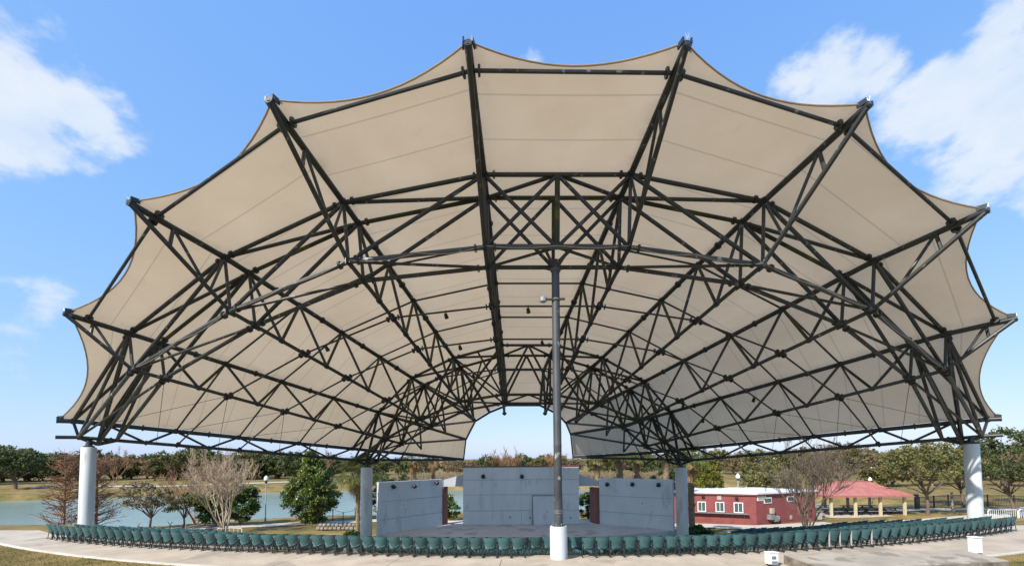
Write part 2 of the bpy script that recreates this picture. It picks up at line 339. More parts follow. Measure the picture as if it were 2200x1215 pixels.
# curved walk of cast slabs behind the last row
wk = MB(); wk.sheet([[(*arc(r, a)[:2], -.02) for a in np.linspace(-.575, .86, 60)] for r in (R0+.2, 54.5)])
wko = tag(obj('walkway', wk, 'slab_side'), kind='structure')
NS = 19
for k in range(NS):
    a0, a1 = -.575+1.435*k/NS+.0002, -.575+1.435*(k+1)/NS-.0002
    m = MB(); top = [[(*arc(r, a)[:2], .03) for a in np.linspace(a0, a1, 5)] for r in (R0+.24, 54.5)]
    m.sheet(top); bot = [[(p[0], p[1], -.05) for p in row] for row in top]
    for e in (([r[0] for r in top], [r[0] for r in bot]), ([r[-1] for r in top], [r[-1] for r in bot]), (top[1], bot[1]), (top[0], bot[0])): m.sheet([e[0], e[1]])
    obj('slab', m, 'concrete', wko, False)
for k in range(6):
    p0, p1 = arc(R0+.24, -.575), arc(54.5, -.575); dx = V3(-1, .02, 0); m = MB()
    q = [p1+dx*(4.2*k+.015), p1+dx*(4.2*k+4.185), p0+dx*(4.2*k+4.185), p0+dx*(4.2*k+.015)]
    m.prism([(a[0], a[1]) for a in q], -.3, .03); obj('slab', m, 'concrete', wko, False)
kb = MB(); kb.sheet([[(*arc(r, a)[:2], z) for a in np.linspace(-.575, .86, 90)] for r, z in ((54.52, .045), (54.68, .045), (54.69, -.1))])
tag(obj('kerb', kb, 'concrete_kerb'), kind='structure')
# paths in the park
def path(name, pts, w, m='path'):
    P = [np.array(p, float) for p in pts]; fine = []
    for a, b in zip(P[:-1], P[1:]):
        for t in np.linspace(0, 1, 10, endpoint=False): fine.append(lerp(a, b, t))
    fine.append(P[-1]); L_, R_ = [], []
    for i, p in enumerate(fine):
        d = nrm(fine[min(i+1, len(fine)-1)]-fine[max(i-1, 0)]); s = V3(-d[1], d[0])*w/2
        for lst, q in ((L_, p+s), (R_, p-s)): lst.append((q[0], q[1], float(gz(q[0], q[1]))+.07))
    tag(obj(name, MB().sheet([L_, R_]), m), kind='structure')
path('lakeside_path', [(-46, 45.5), (-34, 48.5), (-27, 50.5), (-17, 53.5), (-11, 54.5)], 2.4)
path('pavilion_path', [(20, 43.5), (26, 44.6), (33, 47.2), (41, 49), (50, 50.6), (66, 54)], 2.2)
path('building_apron', [(13.5, 50), (19, 48.2), (24.6, 46.4), (33.5, 48.6)], 3.0)
path('far_path', [(-120, 116), (-90, 121), (-60, 140), (0, 148), (60, 142)], 3)
path('fence_path', [(42, 58), (58, 56), (75, 60)], 2.2)
# cast plinth by the walk
PLP = [(9.6, 16.7), (9.6, 14.3), (13, 14.9), (16.25, 15.45), (16.5, 17.3)]
pl = tag(obj('concrete_plinth', MB().prism(PLP, -.05, .33), 'slab_side', None, False), 'low raised concrete slab beside the curved walk', 'slab')
obj('cap', MB().prism(PLP, .332, .36), 'slab', pl, False)
# ragged turf at the near edges
def turf(name, x0, x1, y0, y1, n, h, seed):
    g_ = np.random.default_rng(seed); x = g_.uniform(x0, x1, n); y = g_.uniform(y0, y1, n); r = np.hypot(x-BC[0], y-BC[1]); k = r > 54.72; x, y = x[k], y[k]; n = len(x)
    a = g_.uniform(0, 6.28, n); hh = h*g_.uniform(.5, 1.3, n); ln = g_.normal(0, .6, (n, 2))*hh[:, None]; b = np.stack([np.cos(a), np.sin(a)], -1)*.012
    z = gz(x, y); P = np.stack([x, y], -1)
    V = np.stack([np.c_[P-b, z-.01], np.c_[P+b, z-.01], np.c_[P+ln, z+hh]], 1).reshape(-1, 3)
    return npmesh(name, V, np.arange(3*n).reshape(-1, 3), 'grass_blades')
t_ = raw('grass', turf('grass', -34, -8, 12, 27, 60000, .05, 1)); tag(t_, 'dry grass verge outside the kerb by the lake', 'grass', kind='stuff')
t_ = raw('grass', turf('grass', 15, 32, 12, 27, 36000, .05, 2)); tag(t_, 'brown grass verge beside the concrete plinth', 'grass', kind='stuff')

# ------------------------------------------------------------------ canopy geometry
N45 = V3(0, 1, 1)
PX = {'A1': [(157, 904), (278, 716), (483, 553), (738, 435), (1040, 375), (1355, 375), (1641, 432), (1878, 560), (2033, 717), (2122, 900)],
      'B1': [(757, 963), (813, 885), (885, 811), (975, 768), (1078, 741), (1192, 741), (1294, 768), (1385, 819), (1441, 885), (1491, 962)],
      'T': [(122, 903), (138, 673), (277, 435), (578, 215), (1005, 92), (1477, 94), (1868, 224), (2123, 451), (2184, 684), (2151, 899)],
      'F': [None, (189, 684), (335, 466), (620, 264), (1012, 152), (1440, 153), (1813, 271), (2050, 482), (2139, 691), None]}
NA = [onplane(*p, N45, 31.2) for p in PX['A1']]; NB = [onplane(*p, N45, 40.7) for p in PX['B1']]
D = [nrm(NB[k]-NA[k]) for k in range(10)]
NN = []
for k in range(10):
    t = NA[min(k+1, 9)]-NA[max(k-1, 0)]; n = nrm(np.cross(t, D[k])); NN.append(n if n[2] > 0 else -n)
NN[4] = nrm(V3(0, -.06, 1)); NN[5] = nrm(V3(0, -.06, 1))
def top(k, c): return NA[k]+D[k]*(c-27.4)/(D[k][1]+D[k][2])
def topt(k, t): return NA[k]+D[k]*t
def tpix(k, p):
    r = nrm(ray(*p)); w = NA[k]-CAM; d = D[k]; b = d@r
    return float(np.linalg.solve([[1, -b], [b, -1]], [-w@d, -w@r])[0])
HB = [(.85, 0), (2.0, .02), (2.62, .05), (2.62, .05), (2.55, .06), (2.55, .06), (2.88, .04), (2.46, .055), (2.05, .04), (.9, 0)]
def bot(k, c):
    h = HB[k][0]+HB[k][1]*(c-27.5)
    return top(k, c)-(V3(0, 0, 1) if k in (0, 9) else NN[k])*h
tT = [tpix(k, PX['T'][k]) for k in range(10)]
# the outer tip may swing a little off the straight chord: take it from its own sight line
TIP = []
for k in range(10):
    p = topt(k, tT[k]); TIP.append(at(*PX['T'][k], p[1]))
tF = [None if PX['F'][k] is None else tpix(k, PX['F'][k]) for k in range(10)]
def ntop(k, t):       # chord with its tip
    if t >= 0: return topt(k, t)
    return lerp(NA[k], TIP[k], t/tT[k])
CT = dict(A1=27.4, A2=28.2, P1=30.15, P2=32.2, P3=34.5, B1=36.9, B2=37.95, P4=39.6, E=43.4)
CB = dict(C1=27.55, C2=28.35, b0=29.3, Q1=30.2, b1=31.2, Q2=32.2, b2=33.4, Q3=34.5, b3=35.8, D1=37.0, D2=38.0, K=39.3)
EPX = [(996, 986), (1001, 943), (1021, 904), (1052, 885), (1089, 870), (1160, 870), (1199, 889), (1216, 908), (1226, 932), (1231, 981)]
def T(k, s):
    if s == 'E': return at(*EPX[k], top(k, 43.4)[1])
    return top(k, CT[s])
def B(k, s): return bot(k, CB[s])
def chordlen(k): q = T(k, 'P4'); return np.linalg.norm(q-NA[k])+np.linalg.norm(T(k, 'E')-q)
def chordpt(k, t):
    if t < 0: return ntop(k, t)
    q = T(k, 'P4'); a = np.linalg.norm(q-NA[k])
    return topt(k, t) if t <= a else q+nrm(T(k, 'E')-q)*(t-a)
canopy = thing('stage_canopy', 'huge beige fabric canopy on dark steel arch trusses over the amphitheatre', 'canopy', (2.0, 17.8, 0))
def collar(mb, p, d, r, w=.10): mb.tube([p-d*w/2, p+d*w/2], r, 10)
# fabric panels
BOW = [.85, .9, .8, .65, .62, .65, .8, .9, .85]
for k in range(9):
    nu, nv = 14, 44; g = []
    Ea, Eb = T(k, 'E'), T(k+1, 'E')
    for i in range(nu+1):
        u = i/nu; q = 4*u*(1-u); row = []
        n = nrm(lerp(NN[k], NN[k+1], u))
        ta, tb = tT[k]+.12+BOW[k]*q, tT[k+1]+.12+BOW[k]*q
        la, lb = chordlen(k), chordlen(k+1)
        for j in range(nv+1):
            v = j/nv
            pa = chordpt(k, ta+(la-ta)*v); pb = chordpt(k+1, tb+(lb-tb)*v)
            row.append(lerp(pa, pb, u)+n*(.17-.03*q))
        g.append(row)
    mb = MB().sheet(g); f = obj('fabric_panel', mb, 'fabric', canopy)
    me = f.data; uvl = me.uv_layers.new(name='cloth')
    co = np.zeros(len(me.loops), np.int32); me.loops.foreach_get('vertex_index', co)
    vi = co % (nv+1); ui = co//(nv+1)
    tm = (tT[k]+tT[k+1])/2+.12+BOW[k]*4*(ui/nu)*(1-ui/nu); ln = np.linalg.norm(Ea-NA[k])
    uvl.data.foreach_set('uv', np.stack([ui/nu, tm+(ln-tm)*vi/nv+20.0+.37*k*0], -1).astype(np.float32).ravel())
    obj('edge_hem', MB().tube([r[0] for r in g], .026, 6), 'fabric', f)
    if True:
        rim = MB().beam(Ea, Eb, .10, .16); obj('rim_beam', rim, 'steel', f, False)
# ribs
for k in range(10):
    side = k in (0, 9); sm = 'steel_algae' if 2 <= k <= 7 and not side else 'steel'
    ra, rb = (.125, .10) if side else (.115, .085)
    E_ = T(k, 'E'); tip = TIP[k]
    rib = obj('rib_truss', MB().tube([tip, NA[k], T(k, 'P4'), E_], ra, 12), 'steel', canopy)
    col = MB()
    for s in ('A1', 'A2', 'P1', 'P2', 'P3', 'B1', 'B2', 'P4'): collar(col, T(k, s), D[k], ra*1.32, .16)
    for c in (29.2, 31.2, 33.4, 35.7): collar(col, top(k, c), D[k], ra*1.5, .07)
    if side:
        sg = -1 if k == 0 else 1
        b0 = lerp(tip, NA[k], -.05)-V3(0, 0, .88)
        ends = [b0, B(k, 'C1'), B(k, 'D1'), T(k, 'E')-V3(0, 0, .12)+D[k]*-.9]
        obj('bottom_chord', MB().tube(ends, rb, 10), 'steel', rib)
        seq = [('A1', 'C1'), ('A2', 'b0'), ('P1', 'b0'), ('P1', 'b1'), ('P2', 'b1'), ('P2', 'b2'), ('P3', 'b2'), ('P3', 'b3'), ('B1', 'b3'), ('B2', 'D1'), ('B2', 'K'), ('P4', 'K')]
        for a, b in seq: obj('web_strut', MB().tube([T(k, a), B(k, b)], .068, 8), 'steel', rib)
        for c in CB: collar(col, B(k, c), D[k], rb*1.5, .10)
    else:
        C1 = B(k, 'C1'); N1 = lerp(tip, C1, .78)
        ends = [tip, C1, B(k, 'D2'), E_ if k in (1, 2, 7, 8) else B(k, 'K')]
        obj('bottom_chord', MB().tube(ends, rb, 10), 'steel', rib)
        st, sb = lerp(tip, NA[k], .42), lerp(tip, C1, .37)
        obj('web_strut', MB().tube([st, sb], .07, 8), 'steel', rib)
        obj('web_strut', MB().tube([st, lerp(tip, C1, .74)], .06, 8), 'steel', rib)
        obj('web_strut', MB().tube([NA[k], N1], .055, 8), 'steel', rib)
        seq = [('A1', 'C1'), ('A2', 'C2'), ('A2', 'b0'), ('P1', 'b0'), ('P1', 'b1'), ('P2', 'b1'), ('P2', 'b2'), ('P3', 'b2'), ('P3', 'b3'), ('B1', 'b3'), ('B1', 'D1'), ('B2', 'D2'), ('B2', 'K'), ('P4', 'K')]
        for q, (a, b) in enumerate(seq):
            alg = (a, b) in (('P1', 'b0'), ('P2', 'b1'), ('P3', 'b2'), ('B1', 'D1'), ('B2', 'D2'), ('P3', 'b3'))
            obj('web_strut', MB().tube([T(k, a), B(k, b)], .07, 8), 'steel_algae' if alg else 'steel', rib)
        for c in ('C1', 'C2', 'b0', 'b1', 'b2', 'b3', 'D1', 'D2'): collar(col, B(k, c), D[k], rb*1.45, .14)
        for c in ('Q1', 'Q2', 'Q3'): collar(col, B(k, c)-D[k]*.12, D[k], rb*1.7, .09); collar(col, B(k, c)+D[k]*.12, D[k], rb*1.7, .09)
        if k in (3, 4, 5, 6): col.lathe(B(k, 'K')-V3(0, 0, .13), [(.03, 0), (.13, .07), (.16, .15), (.13, .23), (.03, .28)], 10)
    tag(obj('pipe_collars', col, 'steel', rib), kind='stuff')
    hb = MB(); dd = nrm(NA[k]-tip); sd = nrm(np.cross(dd, NN[k]))
    for s in (-1, 1): hb.beam(tip+sd*s*.17+dd*.25+NN[k]*.14, tip+sd*s*.12-dd*.02+NN[k]*.10, .05, .16)
    hb.tube([tip-dd*.02, tip+dd*.04], ra*1.08, 12)
    obj('tip_bracket', hb, 'steel', rib)
    sp = MB()
    for q in range(4):
        a = q*1.6; sp.tube([tip+NN[k]*.1, tip+NN[k]*.30+V3(math.cos(a), math.sin(a), 0)*.06], .005, 4)
    obj('bird_spike', sp, 'galv', rib)
# arches: two top chords and two bottom chords, braced on all four faces
def arch(t1, t2, c1, c2, h0, h1, name):
    tops = [[T(k, t1) for k in range(10)], [T(k, t2) for k in range(10)]]
    bots = [[B(k, c1) for k in range(10)], [B(k, c2) for k in range(10)]]
    for q in (0, 1):
        for k in (0, 9): bots[q][k] = bots[q][k]-D[k]*(.0 if q == 0 else -.25)
    root = obj(name, MB().tube(tops[0], .085, 10), 'steel', canopy)
    obj('arch_chord', MB().tube(tops[1], .085, 10), 'steel_algae', root)
    obj('arch_chord', MB().tube(bots[0], .09, 10), 'steel_pole' if name == 'front_arch_truss' else 'steel_algae', root)
    obj('arch_chord', MB().tube(bots[1], .085, 10), 'steel', root)
    def br(a, b, r=.076, m='steel'): obj('arch_brace', MB().tube([a, b], r, 8), m, root)
    for k in range(9):
        if k == 4:
            m1, m2 = lerp(tops[0][4], tops[0][5], .5), lerp(tops[1][4], tops[1][5], .5); n1, n2 = lerp(bots[0][4], bots[0][5], .5), lerp(bots[1][4], bots[1][5], .5)
            for j in (4, 5):
                br(m1, bots[0][j]); br(m2, bots[1][j]); br(m1, tops[1][j]); br(n1, bots[1][j], .06)
                if name == 'front_arch_truss': br(tops[0][j], n1); br(tops[1][j], n2)
            if name == 'front_arch_truss': br(m1, n1, .10, 'steel_algae'); br(m2, n2, .07, 'steel_algae')
        else:
            o_, i_ = (k, k+1) if k < 4 else (k+1, k)          # outer, inner rib
            m = 'steel_algae' if name != 'front_arch_truss' else 'steel'
            br(bots[0][o_], tops[0][i_], .08, m); br(bots[1][o_], tops[1][i_], .08, m); br(tops[0][o_], tops[1][i_]); br(bots[0][o_], bots[1][i_], .06)
            if name != 'front_arch_truss' and k not in (0, 8):
                br(bots[0][i_], tops[0][o_], .06, m); br(bots[1][i_], tops[1][o_], .06)
            if name != 'front_arch_truss':
                br(lerp(tops[0][o_], tops[0][i_], .5), bots[0][i_], .06, m); br(lerp(tops[1][o_], tops[1][i_], .5), bots[1][o_], .06, m)
            if k in (0, 8):
                foot = lerp(bots[0][o_], bots[1][o_], .5)-V3(0, 0, .3)
                br(foot, tops[0][i_], .10); br(foot, tops[1][i_], .11); br(foot, lerp(bots[0][i_], bots[1][i_], .5), .085)
                for q in (0, 1): br(bots[q][o_], foot, .10)
    fg = MB()
    for pts, rr_ in ((tops[0], .15), (tops[1], .15), (bots[0], .155), (bots[1], .15)):
        for k in range(1, 9):
            for j in (k-1, k+1):
                if 0 <= j <= 9: d_ = nrm(pts[j]-pts[k]); collar(fg, pts[k]+d_*.34, d_, rr_, .035); collar(fg, pts[k]+d_*.39, d_, rr_, .035)
    tag(obj('chord_flanges', fg, 'steel', root), kind='stuff')
    gp = MB()
    for k in range(1, 9):
        for P in (tops[0][k], tops[1][k], bots[0][k], bots[1][k]): gp.beam(P-D[k]*.2, P+D[k]*.2, .03, .34, NN[k])
    tag(obj('gusset_plates', gp, 'steel', root, False), kind='stuff')
    return tops, bots, root
ft, fb, farch = arch('A1', 'A2', 'C1', 'C2', 0, 0, 'front_arch_truss')
rt_, rb_, rarch = arch('B1', 'B2', 'D1', 'D2', 0, 0, 'rear_arch_truss')
# power cables and light clamps along the front bottom chord
cb = MB()
for k in range(1, 8):
    a, b = fb[0][k], fb[0][k+1]; P = []
    for q in range(13): t = q/12; P.append(lerp(a, b, t)+V3(0, -.1, .02-.16*abs(math.sin(t*2*math.pi))*(1 if k % 2 else .6)))
    cb.tube(P, .013, 5)
obj('power_cable', cb, 'galv', farch)
# purlins
for k in range(9):
    side = k in (0, 8)
    lst = [('P1', .05), ('P2', .05), ('P3', .05), ('P4', .045)]
    for s, r in lst:
        p, q = T(k, s), T(k+1, s); obj('purlin', MB().tube([p, q], r, 8), 'steel', canopy)
    if not side:
        p, q = ntop(k, tF[k]), ntop(k+1, tF[k+1]); d = nrm(q-p)
        m = MB().tube([p, q], .06, 8)
        for e, sg in ((p, 1), (q, -1)): m.tube([e+d*sg*.2, e+d*sg*.27], .16, 8)
        obj('purlin', m, 'steel', canopy)
    for s in ('Q1', 'Q2', 'Q3'):
        p, q = B(k, s), B(k+1, s); d = nrm(q-p); m = MB().tube([p, q], .045, 8)
        for e, sg in ((p, 1), (q, -1)): m.tube([e+d*sg*.22, e+d*sg*.28], .13, 8)
        obj('purlin', m, 'steel', canopy)
    if side:
        o_, i_ = (0, 1) if k == 0 else (9, 8)
        for a, b, c in (('C2', 'Q1', 'b0'), ('Q1', 'Q2', 'b1'), ('Q2', 'Q3', 'b2')):
            obj('tie_cable', MB().tube([B(i_, b), T(o_, {'C2': 'A2', 'Q1': 'P1', 'Q2': 'P2'}[a])], .012, 4), 'dark_metal', canopy)
            obj('tie_cable', MB().tube([B(i_, a), B(o_, c)+D[o_]*.5], .012, 4), 'dark_metal', canopy)
# concrete columns
def column(px, py_top, y, ztop_px, r, base):
    p = at(px, py_top, y); z1 = p[2]; zb = base
    m = MB().lathe((p[0], p[1], zb), [(r, 0), (r, z1-zb-.05), (r-.03, z1-zb)], 32); c = obj('column', m, 'column_paint', canopy)
    obj('bearing_plate', MB().lathe((p[0], p[1], z1), [(r*.75, 0), (r*.75, .06), (.16, .10), (.12, .35)], 16), 'steel', c); return p
foots = []
column(191, 960, 25.4, 0, .335, -1.2); column(2087, 953, 25.6, 0, .335, -1.2)
column(788, 1003, 36.6, 0, .45, ZF-.3); column(1463, 1003, 36.8, 0, .45, ZF-.3)
# front pole on its pedestal
pm = lerp(lerp(fb[0][4], fb[0][5], .5), lerp(fb[1][4], fb[1][5], .5), .5); PXY = (pm[0]+.02, pm[1]+.12)
pole = obj('support_pole', MB().lathe((PXY[0], PXY[1], 1.25), [(.24, 0), (.24, .05), (.155, .06), (.155, 3.0), (.16, 3.02), (.16, 3.1), (.155, 3.12), (.155, pm[2]-1.25-.55), (.2, pm[2]-1.25-.5), (.2, pm[2]-1.25-.4), (.155, pm[2]-1.25-.38), (.14, pm[2]-1.25-.05)], 20), 'steel_pole', canopy)
obj('pedestal', MB().lathe((PXY[0], PXY[1], -.1), [(.33, 0), (.33, 1.27), (.31, 1.35)], 28), 'column_paint', pole)
pb = MB(); zc = 1.75
for z in (zc, zc+.08): pb.tube([(PXY[0]+.165*math.cos(a), PXY[1]+.165*math.sin(a), z) for a in np.linspace(0, 6.3, 13)], .012, 4)
for q in range(6): a = q*1.047; pb.lathe((PXY[0]+.2*math.cos(a), PXY[1]+.2*math.sin(a), 1.3), [(.02, 0), (.02, .06)], 6)
obj('strap', pb, 'galv', pole)
for j in (0, 1):
    for q in (4, 5): obj('pole_brace', MB().tube([(PXY[0], PXY[1], pm[2]-.45), lerp(lerp(fb[j][4], fb[j][5], .5), fb[j][q], .18)], .06, 8), 'steel', pole)
# floodlight strapped to the pole
zl = float(at(1205, 645, PXY[1])[2])
fl_ = thing('pole_floodlight', 'small floodlight strapped halfway up the dark support pole', 'floodlight', (PXY[0]-.3, PXY[1]-.1, zl))
obj('housing', MB().lathe((PXY[0]-.5, PXY[1]-.1, zl-.12), [(.06, 0), (.14, .05), (.15, .18), (.10, .24)], 12), 'galv', fl_)
obj('bracket', MB().beam((PXY[0]-.5, PXY[1]-.12, zl), (PXY[0]+.34, PXY[1]-.16, zl), .05, .08), 'dark_metal', fl_, False)
obj('clamp', MB().tube([(PXY[0]+.18*math.cos(a), PXY[1]+.18*math.sin(a), zl+.03) for a in np.linspace(0, 6.3, 13)], .02, 5), 'galv', fl_)
# stage lights hung from the bottom purlins
hung = [(957, 660), (988, 736), (1016, 793), (1165, 717), (1492, 789), (1660, 756), (1503, 905), (1618, 845), (1140, 793)]
lab = 'small black lamp clamped under a thin purlin of the canopy'
lampproto = None
def hang(px, py, k, s):
    global lampproto
    a, b = B(k, s), B(k+1, s); r = nrm(ray(px, py)); d = nrm(b-a); w = a-CAM; bb = d@r
    t = float(np.linalg.solve([[1, -bb], [bb, -1]], [-w@d, -w@r])[0]); p = a+d*np.clip(t, .3, np.linalg.norm(b-a)-.3)
    if lampproto is None:
        lampproto = thing('stage_lamp', lab, 'stage lamp', p, 'lamps clamped to the canopy purlins')
        raw('clamp', MB().tube([(0, 0, .06), (0, 0, -.14)], .018, 6).mesh('clamp', 'dark_metal'), lampproto)
        raw('housing', MB().tube([(-.02, -.06, -.12), (.02, .1, -.26)], [.07, .10], 10).mesh('housing', 'dark_metal'), lampproto)
    else:
        c = copytree(lampproto); c.location = p
for px, py, k, s in ((957, 660, 3, 'Q1'), (988, 736, 3, 'Q2'), (1016, 793, 3, 'Q3'), (1165, 717, 4, 'Q2'), (1492, 789, 7, 'Q3'), (1575, 690, 6, 'Q1'), (1503, 905, 7, 'Q3'), (1620, 850, 7, 'Q2'), (1135, 640, 4, 'Q1'), (700, 735, 2, 'Q1')): hang(px, py, k, s)

# ------------------------------------------------------------------ stage
ZD = -2.2
def panel_wall(name, label, p0, p1, z0, ztop, rows, ncol, th, m='stage_paint', capm=None, door=None):
    p0, p1 = np.array(p0), np.array(p1); L_ = np.linalg.norm(p1-p0); d = (p1-p0)/L_; n = V3(d[1], -d[0])   # n faces the audience
    rz = math.atan2(d[1], d[0]); mid = lerp(p0, p1, .5)
    w = thing(name, label, 'wall', (mid[0], mid[1], z0))
    core = mid-n*(th/2+.025); obj('core', MB().box((core[0], core[1], (z0+ztop)/2), (L_, th, ztop-z0), rz), 'stage_side', w, False)
    zr = [z0]+rows+[ztop]
    for i in range(len(zr)-1):
        for j in range(ncol):
            a, b = lerp(p0, p1, j/ncol), lerp(p0, p1, (j+1)/ncol); c = lerp(a, b, .5)-n*.0
            obj('panel', MB().box((c[0], c[1], (zr[i]+zr[i+1])/2), (L_/ncol-.02, .06, zr[i+1]-zr[i]-.045), rz), m, w, False)
    if capm:
        c = mid-n*(th/2); obj('coping', MB().box((c[0], c[1], ztop+.04), (L_+.06, th+.14, .09), rz), capm, w, False)
    return w, d, n, rz
YB = 42.8
c0, c1 = at(995, 1126, YB), at(1245, 1126, YB+.15)
w, d, n, rz = panel_wall('stage_back_wall', 'tall blue-grey panelled back wall of the stage with a wide door', c0[:2], c1[:2], ZD, float(at(1120, 1002, YB)[2]), [ZD+1.3, ZD+2.75, ZD+4.1], 4, .35, capm='coping_red')
a, b = at(1145, 1100, YB), at(1206, 1100, YB); dw = b[0]-a[0]; zt = float(at(1170, 1064, YB)[2])
dm = lerp(a, b, .5); dr = obj('door', MB().box((dm[0], dm[1]-.05, (ZD+zt)/2), (dw, .05, zt-ZD-.02)), 'stage_paint', w, False)
fr = MB()
for x in (a[0]-.03, b[0]+.03): fr.box((x, dm[1]-.07, (ZD+zt)/2), (.05, .09, zt-ZD))
fr.box((dm[0], dm[1]-.07, zt+.03), (dw+.11, .09, .06)); obj('frame', fr, 'gray_box', dr, False)
obj('handle', MB().box((dm[0], dm[1]-.10, ZD+1.2), (.05, .05, .16)), 'gray_box', dr, False)
for px, py in ((1096, 1110), (1139, 1111), (1226, 1111)):
    p = at(px, py, YB-.03); obj('outlet_box', MB().box(p, (.10, .06, .16)), 'gray_box', w, False)
WL = [onz(814, 1147, ZD), onz(951, 1126, ZD)]; WR = [onz(1288, 1124, ZD), onz(1447, 1138, ZD)]
zw = float(at(950, 1028, WL[1][1])[2])
wl, dl, nl, rl = panel_wall('stage_wing_wall', 'blue-grey wing wall beside the palm with the tall shaggy crown', WL[0][:2], WL[1][:2], ZD-1.0, zw, [ZD+1.15, ZD+2.6], 1, .3)
wr, dr_, nr, rr = panel_wall('stage_wing_wall', 'blue-grey wing wall on the side of the red building', WR[0][:2], WR[1][:2], ZD-1.0, zw, [ZD+1.15, ZD+2.6], 1, .3)
# brick returns
bm = MB().box((WR[0][0]-.32, WR[0][1]+.62, (ZD+zw-.9)/2), (.3, 1.5, zw-.9-ZD), .25); obj('brick_return', bm, 'brick_dark', wr, False)
bm = MB().box((WL[1][0]+.14, WL[1][1]+.5, (ZD+zw-.75)/2), (.14, 1.2, zw-.75-ZD), -.2); obj('brick_return', bm, 'brick_dark', wl, False)
# linking canopies
for nm, pts, y, lb in (('wing_link_roof', [(953, 1030), (995, 1018), (995, 1044), (953, 1044)], 43.2, 'grey triangular link roof over the gap with leafy bushes'), ('wing_link_roof', [(1245, 1018), (1290, 1033), (1290, 1043), (1245, 1043)], 43.2, 'grey triangular link roof over the gap beside the brick return')):
    P = [at(*q, y) for q in pts]; m = MB(); vs = P+[q+V3(0, 1.2, 0) for q in P]; m.add(vs, [(0, 3, 2, 1), (4, 5, 6, 7), (0, 1, 5, 4), (1, 2, 6, 5), (2, 3, 7, 6), (3, 0, 4, 7)])
    tag(obj(nm, m, 'stage_side', None, False), lb, 'roof')
# deck with bowed front
dk = thing('stage_platform', 'broad concrete stage platform with a bowed pale front', 'stage', (1.0, 38, ZF))
fe = [onz(818, 1146.5, ZD)[:2]]
cc = onz(1125, 1156.5, ZD); e1 = onz(1447, 1139, ZD)[:2]
front = []
for t in np.linspace(0, 1, 25):
    p = (1-t)**2*fe[0]+2*t*(1-t)*(2*cc[:2]-(fe[0]+e1)/2)+t*t*e1; front.append((p[0], p[1]))
poly = front+[(WR[1][0], WR[1][1]+.1), (10.5, 46.5), (-8.5, 46.5), (WL[0][0], WL[0][1]+.1)]
obj('deck', MB().prism(poly, ZD-.12, ZD), 'deck', dk, False)
obj('front_wall', MB().prism([(x, y+.05) for x, y in front]+[(10, 42), (-8, 42)], ZF-.2, ZD-.125), 'stage_paint', dk, False)
nose = MB().sheet([[(x, y-.012, ZD+.005) for x, y in front], [(x, y-.012, ZD-.35) for x, y in front], [(x, y-.012, ZF) for x, y in front]]); obj('front_face', nose, 'column_paint', dk)
for pts in ([(850, 1136), (878, 1139), (880, 1137.5), (852, 1134.5)], [(1385, 1133), (1404, 1134.5), (1402, 1131.5), (1384, 1131)]):
    P = [onz(*q, ZD+.006) for q in pts]; obj('yellow_stripe', MB().add(P, [(0, 1, 2, 3)]), 'yellow_paint', dk, False)
# spotlights on the walls
SPG = None
def spot(p, n, lb, grp):
    s = thing('wall_spotlight', lb, 'spotlight', p, grp); n = nrm(n)
    obj('bracket', MB().beam(p+n*.0, p+n*.16, .06, .12), 'dark_metal', s, False)
    obj('housing', MB().tube([p+n*.12+V3(0, 0, .08), p+n*.30+V3(.03, 0, -.10)], [.15, .17], 12), 'dark_metal', s)
    obj('yoke', MB().beam(p+n*.12+V3(-.17, 0, 0), p+n*.12+V3(.17, 0, 0), .05, .16), 'dark_metal', s, False)
for px, py in ((1038, 1022), (1121, 1022), (1202, 1022)): spot(at(px, py, YB-.02), (n[0], n[1], 0), 'black spotlight on the tall back wall of the stage', 'spotlights on the back wall')
def onwall(px, py, P, n2): return onplane(px, py, V3(n2[0], n2[1], 0), P[0]*n2[0]+P[1]*n2[1])
for px, py in ((842, 1044), (887, 1043), (935, 1036)): spot(onwall(px, py, WL[0], nl), (nl[0], nl[1], 0), 'black spotlight on the wing wall beside the palm', 'spotlights on the wing wall by the palm')
for px, py in ((1306, 1039), (1360, 1039), (1416, 1040)): spot(onwall(px, py, WR[0], nr), (nr[0], nr[1], 0), 'black spotlight on the wing wall towards the red building', 'spotlights on the wing wall by the red building')
for px, py, Wq, nq, rq, lb in ((867, 1084, WL, nl, rl, 'small square white sign on the wing wall beside the palm'), (1381, 1080, WR, nr, rr, 'small square white sign on the wing wall towards the red building')):
    p = onwall(px, py, Wq[0], nq)+V3(nq[0], nq[1], 0)*.03; s = tag(obj('wall_sign', MB().box(p, (.46, .025, .40), rq), 'white_paint', None, False), lb, 'sign')
    ln = MB()
    for i in range(3): ln.box(p+V3(nq[0], nq[1], 0)*.016+V3(0, 0, .09-.09*i), (.3-.05*i, .004, .025), rq)
    obj('lettering', ln, 'gray_box', s, False)

